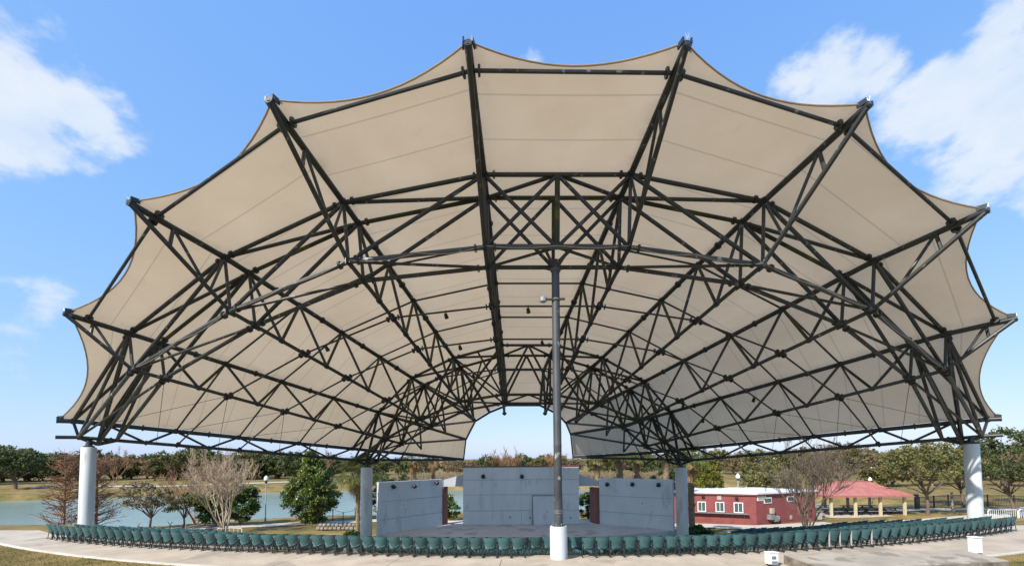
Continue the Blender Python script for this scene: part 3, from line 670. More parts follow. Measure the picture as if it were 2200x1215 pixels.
# ------------------------------------------------------------------ stadium chairs
def chair_parts():
    mb = MB(); nu, nv = 8, 5; f, b = [], []
    for i in range(nu+1):
        u = -1+2*i/nu; rf, rbk = [], []
        for j in range(nv+1):
            v = j/nv; low = .33+.17*(abs(u)**2.6); zz = low+(.745-low)*v+.012*math.sin(v*3.14)
            x = u*(.258-.02*(1-v)); y = -.10+.10*u*u-.09*v+.05*(1-v)**2
            rbk.append((x, y, zz)); rf.append((x, y+.028, zz))
        b.append(rbk); f.append(rf)
    mb.sheet(b); mb.sheet([r[::-1] for r in f])
    mb.sheet([[r[-1] for r in b], [r[-1] for r in f]]); mb.sheet([[r[0] for r in f], [r[0] for r in b]]); mb.sheet([b[0], f[0]]); mb.sheet([f[-1], b[-1]])
    rim = MB().tube([(r[0][0], r[0][1]-.006, r[0][2]) for r in b], .012, 4)
    mb.add(rim.v, rim.f)
    seat = MB(); g1, g2 = [], []
    for i in range(5):
        u = -1+.5*i; g1.append([(u*.225, .0+.05*u*u+.12*t, .27+.05*u*u+.36*t) for t in (0, .35, .7, 1)]); g2.append([(u*.225, .04+.05*u*u+.12*t, .26+.05*u*u+.36*t) for t in (0, .35, .7, 1)])
    seat.sheet(g1); seat.sheet([r[::-1] for r in g2]); seat.sheet([[r[0] for r in g2], [r[0] for r in g1]]); seat.sheet([[r[-1] for r in g1], [r[-1] for r in g2]])
    legs = []
    for s in (-1, 1):
        l = MB(); l.beam((s*.255, -.05, .005), (s*.255, .02, .56), .016, .028, (0, 1, 0)); l.beam((s*.255, .20, .0), (s*.255, .05, .36), .014, .024, (0, 1, 0)); l.beam((s*.15, .10, .0), (s*.15, .05, .30), .02, .02, (0, 1, 0)); l.beam((s*.255, -.12, .01), (s*.255, .24, .01), .04, .016)
        legs.append(l)
    rail = MB().beam((-.255, .03, .27), (.255, .03, .27), .03, .04)
    arm = MB()
    for s in (-1, 1): arm.beam((s*.268, -.06, .60), (s*.268, .24, .58), .035, .03)
    return mb, seat, legs, rail, arm
cbk, cst, clg, crl, cam_ = chair_parts()
proto = thing('stadium_chair', 'green plastic stadium chair in the last row', 'chair', (0, 0, 0))
raw('backrest', cbk.mesh('backrest', 'plastic_green'), proto); raw('seat', cst.mesh('seat', 'plastic_green'), proto)
for l in clg: raw('leg', l.mesh('leg', 'chair_metal', False), proto)
raw('seat_rail', crl.mesh('seat_rail', 'chair_metal', False), proto); raw('armrests', cam_.mesh('armrests', 'chair_metal', False), proto)
PITCHC = .545; placed = 0; used_proto = False; rng = random.Random(5)
far = []                                      # transforms of the remaining chairs
def rowang(px, py): p = onz(px, py, 0); return math.atan2(p[0]-BC[0], BC[1]-p[1])
AEND = (rowang(112, 1156), rowang(2196, 1141))
aisles = [(rowang(1131, 1198), rowang(1236, 1198))]
rows = [R0-.12-.95*i for i in range(14)]
pale_px = [1803, 1839, 1879]
row0 = []
for i, r in enumerate(rows):
    st = PITCHC/r; n_ = int((AEND[1]-AEND[0])/st); off = (i % 2)*.5*st
    for j in range(n_):
        a = AEND[0]+off+(j+.5)*st
        if i == 0 and aisles[0][0] < a < aisles[0][1]: continue
        if i > 0 and any(abs(a-q) < .011 for q in (-.30, -.14, .17, .33)): continue
        if i > 8 and abs(a) > .40: continue
        p = arc(r+1.1*float(sstep((-a-.15)/.33)), a); z = rowz(r, a)+.03 if i == 0 else rowz(r, a)+.01
        aj = a+rng.gauss(0, .035)
        if i <= 2:
            o = proto if not used_proto else copytree(proto)
            used_proto = True; o.location = (p[0], p[1], z); o.rotation_euler = (0, 0, aj)
            o['label'] = ['green plastic stadium chair in the last row, its back to the curved walk', 'green plastic stadium chair in the row just before the last', 'green plastic stadium chair in the third row from the curved walk'][i]
            o['group'] = ['chairs of the last row', 'chairs of the second last row', 'chairs of the third last row'][i]
            placed += 1
            if i == 0: row0.append((a, o))
            if i == 0:
                pp = CX+F*((V3(p[0], p[1], .6)-CAM)@RT)/((V3(p[0], p[1], .6)-CAM)@FW)
                if min(abs(pp-q) for q in pale_px) < 14:
                    raw('end_panel', MB().beam((-.285, -.06, .10), (-.285, -.09, .70), .02, .06, (0, 1, 0)).mesh('end_panel', 'chair_pale', False), o)
                    o['label'] = 'green stadium chair with a pale end panel in the last row'; o['group'] = 'chairs of the last row with pale end panels'
        else: far.append((p[0], p[1], z, a))
# the few chairs of the last row that stand next to something get their own words
apole = math.atan2(PXY[0]-BC[0], BC[1]-PXY[1])
for o, lb in ((row0[0][1], 'outermost green chair of the last row at the lake end'), (row0[-1][1], 'outermost green chair of the last row near the crowd barriers'),
              (max((q for q in row0 if q[0] < apole), key=lambda q: q[0])[1], 'green chair of the last row next to the pale pedestal, on its lake side'), (min((q for q in row0 if q[0] > apole), key=lambda q: q[0])[1], 'green chair of the last row next to the pale pedestal, towards the red building')):
    o['label'] = lb
    if 'group' in o: del o['group']
fm = MB(); b1, b2, b3, b4 = cbk, cst, clg, crl
base = MB()
for q in (b1, b2, *b3): base.add(q.v, q.f)
bv = np.array(base.v); bq = [f for f in base.f if len(f) == 4]; bq = np.array(bq)
VV, QQ = [], []
for x, y, z, a in far:
    c, s = math.cos(a), math.sin(a); v = bv.copy(); v[:, 0] = bv[:, 0]*c-bv[:, 1]*s+x; v[:, 1] = bv[:, 0]*s+bv[:, 1]*c+y; v[:, 2] += z
    QQ.append(bq+len(VV)*len(bv)); VV.append(v)
fo = raw('stadium_chairs', npmesh('stadium_chairs', np.concatenate(VV), np.concatenate(QQ), 'plastic_green', True)); tag(fo, 'remaining rows of green stadium chairs stepping down to the stage', 'chairs', kind='stuff')

# ------------------------------------------------------------------ plants
def leaves(centres, radii, per, size, seed, flat=.5, jitter=1.0):
    g_ = np.random.default_rng(seed); C = np.repeat(centres, per, 0); Rr = np.repeat(radii, per, 0)
    d = g_.normal(size=(len(C), 3)); d /= np.linalg.norm(d, axis=1, keepdims=True); rad = g_.uniform(.1, 1.2, (len(C), 1))
    P = C+d*rad*Rr; n = d*.35+g_.normal(size=P.shape)*.75+np.array([0, 0, flat]); n /= np.linalg.norm(n, axis=1, keepdims=True)
    t = np.cross(n, g_.normal(size=P.shape)); t /= np.linalg.norm(t, axis=1, keepdims=True); b = np.cross(n, t)
    s = size*g_.uniform(.55, 1.35, (len(P), 1)); t = t*s; b = b*s*.62
    V = np.stack([P-t, P-b*.9+t*.1, P+t, P+b*.9+t*.1], 1).reshape(-1, 3)
    return V, np.arange(len(V)).reshape(-1, 4)
def crown_clumps(seed, cz, rx, rz, n, cr, shape='oak'):
    g_ = np.random.default_rng(seed); C, Rr = [], []
    while len(C) < n:
        p = g_.uniform(-1, 1, 3); q = np.linalg.norm(p)
        if q > 1 or q < .38: continue
        if shape == 'oak' and p[2] < -.55: continue
        s = 1.0
        if shape == 'cone': s = .25+.75*min(1, (1-p[2])/1.35)*(1 if p[2] > -.7 else .8)
        C.append((p[0]*rx*s, p[1]*rx*s, cz+p[2]*rz)); k = cr*g_.uniform(.6, 1.35); Rr.append((k, k, k*.7))
    return np.array(C), np.array(Rr)
def limbs(mb, base, targets, r, seed, n=5):
    g_ = np.random.default_rng(seed)
    for t in targets:
        m = lerp(base, t, .5)+g_.normal(0, .12, 3)*np.linalg.norm(t-base)*.5; mb.tube([base-V3(0, 0, .1), lerp(base, m, .6)+V3(0, 0, .1), m, t], [r, r*.75, r*.5, r*.15], n)
def tree_mesh(seed, h, th, rx, shape='oak', per=26, clumps=60, leaf=.22, cr=.8, leafm='leaf_oak', bark='bark', tr=.22):
    rz = (h-th)/2*1.08; cz = th+(h-th)/2
    C, Rr = crown_clumps(seed, cz, rx-cr*.5, rz-cr*.4, clumps, cr, shape)
    V, Q = leaves(C, Rr, per, leaf, seed+7); cm = npmesh('crown', V, Q, leafm)
    g_ = np.random.default_rng(seed+3); mb = MB(); top_ = V3(g_.normal(0, .2), g_.normal(0, .2), th*.9)
    mb.tube([(0, 0, -.3), (0, 0, 0), lerp((0, 0, 0), top_, .5)+V3(.08, 0, 0), top_], [tr*1.6, tr*1.25, tr, tr*.85], 9)
    idx = g_.choice(len(C), min(14, len(C)), replace=False); limbs(mb, top_, [C[i] for i in idx], tr*.5, seed+4)
    return mb.mesh('trunk', bark), cm
def plant(name, label, cat, meshes, x, y, z=None, s=1.0, rz=0, group=None, sz=None):
    z = float(gz(x, y)) if z is None else z
    t = thing(name, label, cat, (x, y, z), group, rz); t.scale = (s, s, sz or s)
    names = ('trunk', 'crown')
    for nm, me in zip(names, meshes): raw(nm, me, t)
    return t
def pxx(px, y): return (px-1100)*y/1000.0
# bare branching trees
def branchy(seed, stems, h, spread, levels, r0, kids, bark, curve=.5, minr=.009, up=.35, lenf=.62, first=.28):
    rg = random.Random(seed); segs = {5: MB(), 3: MB()}
    def grow(p, d, L_, r, lv):
        pts = [p]; rs = [r]; n_ = 4 if lv > 0 else 3; q = p
        for i in range(n_):
            d = nrm(d+np.array([rg.gauss(0, .13), rg.gauss(0, .13), rg.gauss(0, .10)+up*.12])); q = q+d*L_/n_; pts.append(q); rs.append(max(minr, r*(1-.55*(i+1)/n_)))
        segs[5 if r > .04 else 3].tube(pts, rs, 5 if r > .04 else 3, False)
        if lv == 0: return
        for k in range(kids[lv-1]):
            t = rg.uniform(.3, 1.0); i = min(n_-1, int(t*n_)); b = lerp(pts[i], pts[i+1], t*n_-i)
            a = rg.uniform(0, 6.283); side = np.array([math.cos(a), math.sin(a), rg.uniform(-.1, .7)])
            grow(b, nrm(d+side*curve*rg.uniform(.6, 1.3)), L_*lenf*rg.uniform(.7, 1.2), max(minr, rs[i]*.55), lv-1)
    for s in range(stems):
        a = 6.283*s/stems+rg.uniform(-.3, .3); d = nrm(np.array([math.cos(a)*spread, math.sin(a)*spread, 1.0])); p = np.array([math.cos(a)*.10*(stems > 1), math.sin(a)*.10*(stems > 1), -.15])
        grow(p, d, h*rg.uniform(.5, .6), r0*rg.uniform(.8, 1.1), levels)
    trunk = segs[5].mesh('trunk', bark); twig = segs[3].mesh('crown', bark, False); return trunk, twig
def cypress(seed, h, bark):
    rg = random.Random(seed); tr = MB().tube([(0, 0, -.2), (0.03, 0, h*.35), (-.03, .02, h*.7), (0, 0, h)], [.13, .09, .055, .012], 7); tw = MB()
    for i in range(190):
        z = h*rg.uniform(.07, .98); a = rg.uniform(0, 6.283); L_ = (h-z)*.19+.7+rg.uniform(-.45, .6); p = np.array([0, 0, z]); d = np.array([math.cos(a), math.sin(a), rg.uniform(.05, .75)]); pts = [p]
        for q in range(4): d = nrm(d+np.array([rg.gauss(0, .14), rg.gauss(0, .14), rg.gauss(.02, .12)])); pts.append(pts[-1]+d*L_/4)
        tw.tube(pts, [.034, .028, .022, .017, .012], 3, False)
        for q in range(9):
            t = rg.uniform(.2, 1); k = min(3, int(t*4)); b = lerp(pts[k], pts[k+1], t*4-k); d2 = nrm(d+np.array([rg.gauss(0, .6), rg.gauss(0, .6), rg.gauss(.05, .35)])); l2 = rg.uniform(.2, .6)
            tw.tube([b, b+d2*l2*.5, b+d2*l2+V3(0, 0, rg.gauss(0, .05))], [.018, .015, .011], 3, False)
    return tr.mesh('trunk', bark), tw.mesh('crown', bark, False)
def palm(seed, h, nf=34, fl=1.35, tr=.17, skirt=6):
    rg = random.Random(seed); m = MB(); prof = [(tr*1.25, -.2)]
    for i in range(int(h/.16)): z = i*.16; prof += [(tr*(1.0+.0*z), z), (tr*1.16, z+.12)]
    m.lathe((0, 0, 0), prof, 9)
    for i in range(60):   # old leaf boots
        a = rg.uniform(0, 6.28); z = h*rg.uniform(.35, .98); b = V3(math.cos(a)*tr, math.sin(a)*tr, z); m.beam(b, b+V3(math.cos(a)*.11, math.sin(a)*.11, .2), .09, .03)
    V, Q = [], []; DV, DQ = [], []
    for f in range(nf+skirt):
        dead = f >= nf; a = rg.uniform(0, 6.283); el = rg.uniform(-.35, 1.35) if not dead else rg.uniform(-1.45, -1.2); d = np.array([math.cos(a)*math.cos(el), math.sin(a)*math.cos(el), math.sin(el)])
        st = rg.uniform(.55, .9)*fl*(.4 if dead else 1); b = np.array([0, 0, h])+d*st; sd = nrm(np.cross(d, (0, 0, 1.0))); upv = np.cross(sd, d)
        VV_, QQ_ = (DV, DQ) if dead else (V, Q)
        k = len(VV_); w = .018; VV_ += [np.array([0, 0, h])-sd*w, np.array([0, 0, h])+sd*w, b+sd*w, b-sd*w]; QQ_.append((k, k+1, k+2, k+3))
        nb = 19
        for q in range(nb):
            t = -1.25+2.5*q/(nb-1); bd = nrm(d*math.cos(t)+sd*math.sin(t)); L_ = fl*rg.uniform(.6, .85)*(1-.18*abs(t)); droop = rg.uniform(.25, .6)*L_
            c1 = b+bd*L_*.55+upv*.03-np.array([0, 0, droop*.22]); tip_ = b+bd*L_-np.array([0, 0, droop]); wv_ = nrm(np.cross(bd, upv))*.035
            k = len(VV_); VV_ += [b, c1-wv_, tip_, c1+wv_]; QQ_.append((k, k+1, k+2, k+3))
    return m.mesh('trunk', 'palm_bark', False), npmesh('crown', np.array(V), np.array(Q), 'leaf_palm'), (npmesh('dead_fronds', np.array(DV), np.array(DQ), 'leaf_dead') if DV else None)
def bush_mesh(seed, rx, h, leafm, leaf=.12, clumps=46, per=70):
    C, Rr = crown_clumps(seed, h*.5, rx*.8, h*.45, clumps, .28, 'ball'); V, Q = leaves(C, Rr, per, leaf, seed); V[:, 2] = np.maximum(V[:, 2], .01)
    mb = MB(); limbs(mb, V3(0, 0, .05), [C[i] for i in range(0, len(C), 4)], .03, seed, 4)
    return mb.mesh('trunk', 'bark'), npmesh('crown', V, Q, leafm)

# lakeside trees in front of the water
plant('cypress_tree', 'bare brown cypress at the lake, between the far lone oak and the concrete column', 'tree', cypress(11, 7.6, 'bark_brown'), pxx(143, 44), 44); plant('cypress_tree', 'bare brown cypress half hidden by the concrete column, beside the sparse oak', 'tree', cypress(12, 7.3, 'bark_brown'), pxx(212, 46), 46)
plant('oak_tree', 'small sparse oak with greyish leaves between column and bare crape myrtle', 'tree', tree_mesh(21, 5.2, 1.7, 2.7, 'oak', 60, 60, .11, .5, 'leaf_winter', 'bark', .11), pxx(322, 46), 46)
plant('oak_tree', 'low dark oak hanging over the lake bank', 'tree', tree_mesh(22, 3.9, 1.2, 1.9, 'oak', 70, 40, .11, .45, 'leaf_olive', 'bark', .09), pxx(398, 49), 49)
plant('crape_myrtle', 'large bare many-stemmed crape myrtle before two magnolia shrubs', 'tree', branchy(31, 6, 8.0, .34, 4, .10, (5, 5, 5, 4), 'bark_pale', .55, .010, .5, .58), pxx(487, 45), 45)
plant('bald_tree', 'bare reddish twiggy tree behind the crape myrtle', 'tree', branchy(33, 5, 7.4, .5, 4, .09, (5, 4, 4, 4), 'bark_brown', .6, .010, .3, .6), pxx(425, 53), 53)
plant('magnolia_shrub', 'rounded dark magnolia shrub left of the crape myrtle stems', 'shrub', tree_mesh(41, 3.9, .3, 1.7, 'ball', 90, 70, .14, .42, 'leaf_bush', 'bark', .1), pxx(462, 50), 50)['label'] = 'rounded dark magnolia shrub touching the small hanging oak'
plant('magnolia_shrub', 'rounded dark magnolia shrub between crape myrtle and lamp post', 'shrub', tree_mesh(42, 4.6, .3, 1.9, 'ball', 90, 80, .14, .42, 'leaf_bush', 'bark', .1), pxx(522, 51), 51)
plant('magnolia_tree', 'dense conical green magnolia at the water between lamp post and palm', 'tree', tree_mesh(43, 8.1, .2, 3.3, 'cone', 150, 190, .14, .5, 'leaf_magnolia', 'bark', .14), pxx(671, 52), 52)
def palm_thing(label, x, y, h, seed, **kw):
    t_, c_, d_ = palm(seed, h, **kw); p = thing('palm_tree', label, 'palm', (x, y, float(gz(x, y)))); raw('trunk', t_, p); raw('crown', c_, p)
    if d_: raw('dead_fronds', d_, p)
palm_thing('palm with tall shaggy crown beside the rear column and lake', pxx(770, 42), 42, 5.6, 51, nf=64, fl=1.75)
palm_thing('palm behind the canopy corner with brown hanging fronds', pxx(890, 49), 49, 7.0, 52, skirt=7)
palm_thing('slim palm standing over the gap at the back wall', pxx(931, 52), 52, 7.4, 53, skirt=3, tr=.15)
palm_thing('palm close to the brick return', pxx(1283, 48), 48, 7.1, 54, skirt=3, tr=.2)
palm_thing('thick palm behind the middle of the wing wall', pxx(1330, 50), 50, 7.3, 55, skirt=3, tr=.34)
palm_thing('second thick palm behind the wing wall, beside the yellow leaves', pxx(1366, 51), 51, 7.0, 56, skirt=3, tr=.28)
palm_thing('palm behind the wing wall next to the rear column', pxx(1430, 49), 49, 7.2, 57, skirt=3, tr=.26)
palm_thing('palm with criss-cross boots between rear column and red building', pxx(1482, 40), 40, 6.8, 58, skirt=4, tr=.24)
plant('evergreen_tree', 'broad dark evergreen behind the palm and rear column', 'tree', tree_mesh(44, 7.0, 1.0, 3.2, 'ball', 70, 70, .17, .55, 'leaf_oak', 'bark', .14), pxx(840, 50), 50)
plant('magnolia_tree', 'yellow-green magnolia above the roof of the red building', 'tree', tree_mesh(45, 7.4, .8, 2.7, 'cone', 110, 90, .15, .5, 'leaf_yellow', 'bark', .12), pxx(1516, 58), 58)
plant('magnolia_tree', 'yellow-green sapling between two palm trunks behind the wing wall', 'tree', tree_mesh(46, 5.8, .8, 1.3, 'ball', 60, 26, .13, .4, 'leaf_yellow', 'bark', .09), pxx(1300, 53), 53)
plant('evergreen_tree', 'dark evergreen behind the palms at the rear column', 'tree', tree_mesh(47, 7.2, 1.2, 3.0, 'ball', 60, 60, .17, .55, 'leaf_oak', 'bark', .14), pxx(1420, 55), 55)
plant('crape_myrtle', 'bare crape myrtle with several trunks in front of the red building', 'tree', branchy(32, 6, 8.8, .30, 4, .085, (5, 5, 5, 4), 'bark', .5, .009, .5, .58), pxx(1727, 39), 39)
for lb, px, y, rx, h, m, sd in (('leafy green bush in the gap beside the back wall', 965, 46.5, 1.3, 2.7, 'leaf_magnolia', 61), ('dark bush in the gap beside the brick return', 1262, 46.5, 1.2, 2.9, 'leaf_bush', 62), ('low bush at the foot of the shaggy palm', 757, 39.5, .9, 1.0, 'leaf_bush', 63), ('low dark bush at the foot of the column by the red building', 1497, 38.5, 1.1, 1.5, 'leaf_bush', 64), ('small round bush on the lake bank under the sparse oak', 335, 45, .5, .6, 'leaf_olive', 65)):
    z = ZD if px in (965, 1262) else None; plant('bush', lb, 'bush', bush_mesh(sd, rx, h, m), pxx(px, y), y, z)
# park oaks to the side of the pavilion
for lb, px, y, h, th, rx, m, sd in (('spreading oak with pale trunk behind the last chairs, before the black fence', 1985, 53, 8.4, 2.6, 4.6, 'leaf_olive', 71), ('oak behind the front column near the fence', 2063, 60, 8.6, 2.4, 4.4, 'leaf_olive', 72), ('big dark oak overhanging the fence end', 2172, 50, 9.6, 2.8, 4.9, 'leaf_oak', 73), ('greyish oak beyond the crowd barrier', 2230, 62, 8.5, 2.2, 4.5, 'leaf_winter', 74), ('winter oak behind the bare crape myrtle', 1650, 62, 6.6, 1.4, 3.8, 'leaf_olive', 75), ('half bare oak above the pavilion roof', 1800, 82, 9.0, 2.2, 6.0, 'leaf_winter', 76)):
    plant('oak_tree', lb, 'tree', tree_mesh(sd, h, th, rx, 'oak', 42, 135, .16, .62, m, 'bark', .17), pxx(px, y), y)
# far oaks round the lake: a few shapes, many trees
FT = [tree_mesh(81, 10, .9, 6.2, 'full', 30, 150, .36, 1.05, 'leaf_oak', 'bark', .4), tree_mesh(82, 9.2, .8, 5.4, 'full', 30, 125, .36, 1.0, 'leaf_oak', 'bark', .35), tree_mesh(83, 9, .8, 5.2, 'full', 30, 120, .36, 1.0, 'leaf_olive', 'bark', .3),
      tree_mesh(84, 8, .7, 4.6, 'full', 24, 95, .30, .95, 'leaf_winter', 'bark_gray', .3), tree_mesh(85, 10, .8, 5.0, 'full', 30, 120, .36, 1.0, 'leaf_olive', 'bark', .3)]
LONE = tree_mesh(86, 10.2, 2.2, 6.2, 'oak', 34, 150, .32, 1.0, 'leaf_oak', 'bark', .38)
FL = ['broad dark live oak on the far bank of the lake', 'rounded dark oak in the far tree line', 'olive green oak in the far tree line', 'brown winter tree in the far tree line', 'taller olive tree in the far tree line']
rg = random.Random(3)
plant('oak_tree', 'wide dark live oak with two trunks standing alone on the far bank', 'tree', LONE, pxx(36, 112), 112, s=1.0)
plant('oak_tree', 'live oak with shaded crown just behind the lone far bank oak', 'tree', FT[1], pxx(-10, 128), 128, s=1.15)
spots = []
for px in range(70, 640, 24): spots.append((px+rg.uniform(-9, 9), rg.uniform(140, 165), rg.choice((0, 0, 1, 2, 2, 3)), rg.uniform(.85, 1.1)))
for px in range(380, 650, 38): spots.append((px+rg.uniform(-9, 9), rg.uniform(168, 185), 3, rg.uniform(.8, 1.1)))
for px in range(640, 1560, 21): spots.append((px+rg.uniform(-12, 12), rg.uniform(160, 200), rg.choice((1, 2, 3, 3, 3)), rg.uniform(.72, .92)))
for px in range(1540, 1960, 30): spots.append((px+rg.uniform(-10, 10), rg.uniform(130, 170), rg.choice((2, 3, 4, 2)), rg.uniform(.8, 1.05)))
for px in range(1880, 2330, 40): spots.append((px+rg.uniform(-10, 10), rg.uniform(95, 125), rg.choice((2, 4, 2, 3)), rg.uniform(.85, 1.1)))
for px in range(-260, 60, 45): spots.append((px, rg.uniform(128, 150), rg.choice((0, 1)), rg.uniform(.9, 1.15)))
for px, y, v, s in spots: plant('oak_tree', FL[v], 'tree', FT[v], pxx(px, y), y, s=s, rz=rg.uniform(0, 6), group='far trees: '+FL[v])
tw = branchy(90, 4, 9.5, .4, 3, .14, (6, 5, 5), 'bark_brown', .6, .03, .4, .6)
for px, y in ((1095, 160), (1070, 165), (690, 150), (1185, 165), (250, 135)): plant('bare_tree', 'bare reddish tree rising from the far tree line', 'tree', tw, pxx(px, y), y, group='bare trees in the far tree line', rz=px)
# reeds on the far shore behind the stage
g_ = np.random.default_rng(9); n_ = 9000; x = g_.uniform(-32, 48, n_); y = yfar(x)+g_.uniform(-1, 5, n_); z = gz(x, y); h = g_.uniform(1.6, 3.6, n_); l = g_.normal(0, .35, (n_, 2)); wd = .07
V = np.stack([np.c_[x-wd, y, z-.2], np.c_[x+wd, y, z-.2], np.c_[x+l[:, 0]+wd*.4, y+l[:, 1], z+h], np.c_[x+l[:, 0]-wd*.4, y+l[:, 1], z+h]], 1).reshape(-1, 3)
tag(raw('reeds', npmesh('reeds', V, np.arange(len(V)).reshape(-1, 4), 'reed')), 'tan reeds along the far shore behind the stage', 'reeds', kind='stuff')

# ------------------------------------------------------------------ red concession building
ZG = ZF
C_ = onz(1626, 1127, ZG)[:2]; L0 = onz(1484, 1120.5, ZG)[:2]; Rr_ = onz(1753, 1117, ZG)[:2]
L0 = C_+(L0-C_)*1.35
bk = [Rr_+V3(-3.5, 5.5), L0+V3(1.0, 6.5)]
zt = float(at(1626, 1061, C_[1])[2])
rb0 = thing('concession_building', 'low red brick concession building with white flat roof and serving windows', 'building', (*C_, ZG))
def uvwall(p, q, z0, z1, parent, m):
    o = obj('wall', MB().add([(*p, z0), (*q, z0), (*q, z1), (*p, z1)], [(0, 1, 2, 3)]), m, parent, False)
    L_ = float(np.linalg.norm(np.array(q)-np.array(p))); u = o.data.uv_layers.new(name='uv')
    for i, c in enumerate(((0, 0), (L_, 0), (L_, z1-z0), (0, z1-z0))): u.data[i].uv = c
    return o
ring = [L0, C_, Rr_, bk[0], bk[1]]
for i in range(5): uvwall(ring[i], ring[(i+1) % 5], ZG-.2, zt, rb0, 'brick_red')
cen = sum(ring)/5; rr2 = [cen+(p-cen)*1.05 for p in ring]
rf = obj('roof', MB().prism([tuple(p) for p in rr2], zt, zt+.16), 'roof_white', rb0, False)
obj('fascia', MB().prism([tuple(cen+(p-cen)*1.035) for p in ring], zt-.14, zt-.003), 'brick_dark', rf, False)
def wallpt(px, py, p, q): d = nrm(q-p); n_ = V3(d[1], -d[0], 0); return onplane(px, py, n_, p[0]*n_[0]+p[1]*n_[1]), n_, math.atan2(d[1], d[0])
for px0, px1, py0, py1 in ((1498.5, 1517, 1076, 1098), (1537, 1556.5, 1077, 1099), (1576, 1597, 1078, 1101)):
    a, n_, rz = wallpt((px0+px1)/2, (py0+py1)/2, L0, C_); e, _, _ = wallpt(px1, py1, L0, C_); s, _, _ = wallpt(px0, py0, L0, C_); w_ = np.linalg.norm((e-s)[:2]); h_ = abs(e[2]-s[2])
    wn = obj('window', MB().box(a+n_*.02, (w_-.1, .05, h_-.1), rz), 'glass', rb0, False); fr = MB(); d3 = V3(math.cos(rz), math.sin(rz), 0)
    for sx in (-1, 0, 1): fr.box(a+n_*.04+d3*sx*(w_/2-.04), (.08 if sx else .05, .08, h_), rz)
    for sz in (-1, 1): fr.box(a+n_*.043+V3(0, 0, sz*(h_/2-.04)), (w_+.02, .08, .08), rz)
    obj('frame', fr, 'white_paint', wn, False)
a, n_, rz = wallpt(1485, 1097.5, L0, C_); e, _, _ = wallpt(1608, 1104, L0, C_); md = lerp(a, e, .5); md[2] = lerp(a, e, .5)[2]
sh = obj('serving_shelf', MB().box(md+n_*.25, (np.linalg.norm((e-a)[:2]), .5, .06), rz), 'gray_box', rb0, False)
for t in (.3, .62, .72, .93): p = lerp(a, e, t); p[2] = md[2]; obj('shelf_bracket', MB().beam(p+n_*.03+V3(0, 0, -.4), p+n_*.42+V3(0, 0, -.03), .05, .05), 'gray_box', sh, False)
for px, py in ((1510, 1065), (1582, 1069)):
    p, n_, rz = wallpt(px, py, L0, C_); obj('wall_lamp', MB().box(p+n_*.12, (.28, .24, .24), rz), 'dark_metal', rb0, False)
p, n_, rz = wallpt(1545, 1068, L0, C_); obj('notice', MB().box(p+n_*.02, (.42, .03, .42), rz), 'bin_gray', rb0, False)
for x0, x1, y0, y1, m in ((1627, 1644, 1064, 1073, 'tan_box'), (1641.5, 1656.5, 1069, 1078.5, 'glass'), (1691, 1705, 1066, 1075, 'glass')):
    a, n_, rz = wallpt((x0+x1)/2, (y0+y1)/2, C_, Rr_); s, _, _ = wallpt(x0, y0, C_, Rr_); e, _, _ = wallpt(x1, y1, C_, Rr_); w_ = np.linalg.norm((e-s)[:2]); h_ = abs(s[2]-e[2])
    q = obj('vent_window', MB().box(a+n_*.03, (w_+.12, .05, h_+.12), rz), 'white_paint', rb0, False); obj('pane', MB().box(a+n_*.05, (w_-.08, .05, h_-.08), rz), m, q, False)
for px, py, w_, h_, dp, m in ((1656, 1096, .36, .55, .3, 'tan_box'), (1652, 1109, .6, .5, .5, 'gray_box'), (1660, 1113, .5, .5, .5, 'gray_box'), (1667, 1112, .35, .5, .3, 'bin_gray'), (1699, 1110, .3, .42, .06, 'bin_gray')):
    p, n_, rz = wallpt(px, py, C_, Rr_); obj('service_box', MB().box(p+n_*dp/2, (w_, dp, h_), rz), m, rb0, False)
p, n_, rz = wallpt(1660, 1056, C_, Rr_); obj('roof_vent', MB().lathe((p[0]-.2, p[1]+1, zt+.17), [(.07, 0), (.07, .3), (.11, .32), (.11, .4)], 8), 'galv', rf)
# wheeled bin
p = onz(1759, 1116, ZG+.02); tb = thing('wheeled_bin', 'grey wheeled bin at the corner of the red building', 'bin', p)
obj('body', MB().add([(p[0]+sx*(.28 if z else .22), p[1]+sy*(.3 if z else .24), p[2]+.08+z) for z in (0, .82) for sx, sy in ((-1, -1), (1, -1), (1, 1), (-1, 1))], [(3, 2, 1, 0), (4, 5, 6, 7), (0, 1, 5, 4), (1, 2, 6, 5), (2, 3, 7, 6), (3, 0, 4, 7)]), 'bin_gray', tb, False)
obj('lid', MB().box(p+V3(0, 0, .95), (.64, .7, .09)), 'gray_box', tb, False)
for s in (-1, 1): obj('wheel', MB().tube([p+V3(s*.24, .2, .12), p+V3(s*.31, .2, .12)], .12, 12), 'dark_metal', tb)

# ------------------------------------------------------------------ picnic pavilion
yP = 53.0; pc = (pxx(1846, yP+1.5), yP+3.2); zg = float(gz(*pc))
pv = thing('picnic_pavilion', 'open picnic pavilion with red hipped roof on cream posts', 'pavilion', (*pc, zg)); wx, wy = 4.9, 3.2
ze = float(at(1843, 1064, yP)[2]); zr_ = float(at(1843, 1033, yP+3.2)[2])
A_ = [(pc[0]-wx, pc[1]-wy, ze), (pc[0]+wx, pc[1]-wy, ze), (pc[0]+wx, pc[1]+wy, ze), (pc[0]-wx, pc[1]+wy, ze), (pc[0]-2.2, pc[1], zr_), (pc[0]+2.2, pc[1], zr_)]
rm = MB().add(A_, [(0, 1, 5, 4), (1, 2, 5), (2, 3, 4, 5), (3, 0, 4)]); rm.add([(x, y, ze-.06) for x, y, _ in A_[:4]], [(3, 2, 1, 0)])
rfp = obj('roof', rm, 'roof_red', pv, False); fa = MB()
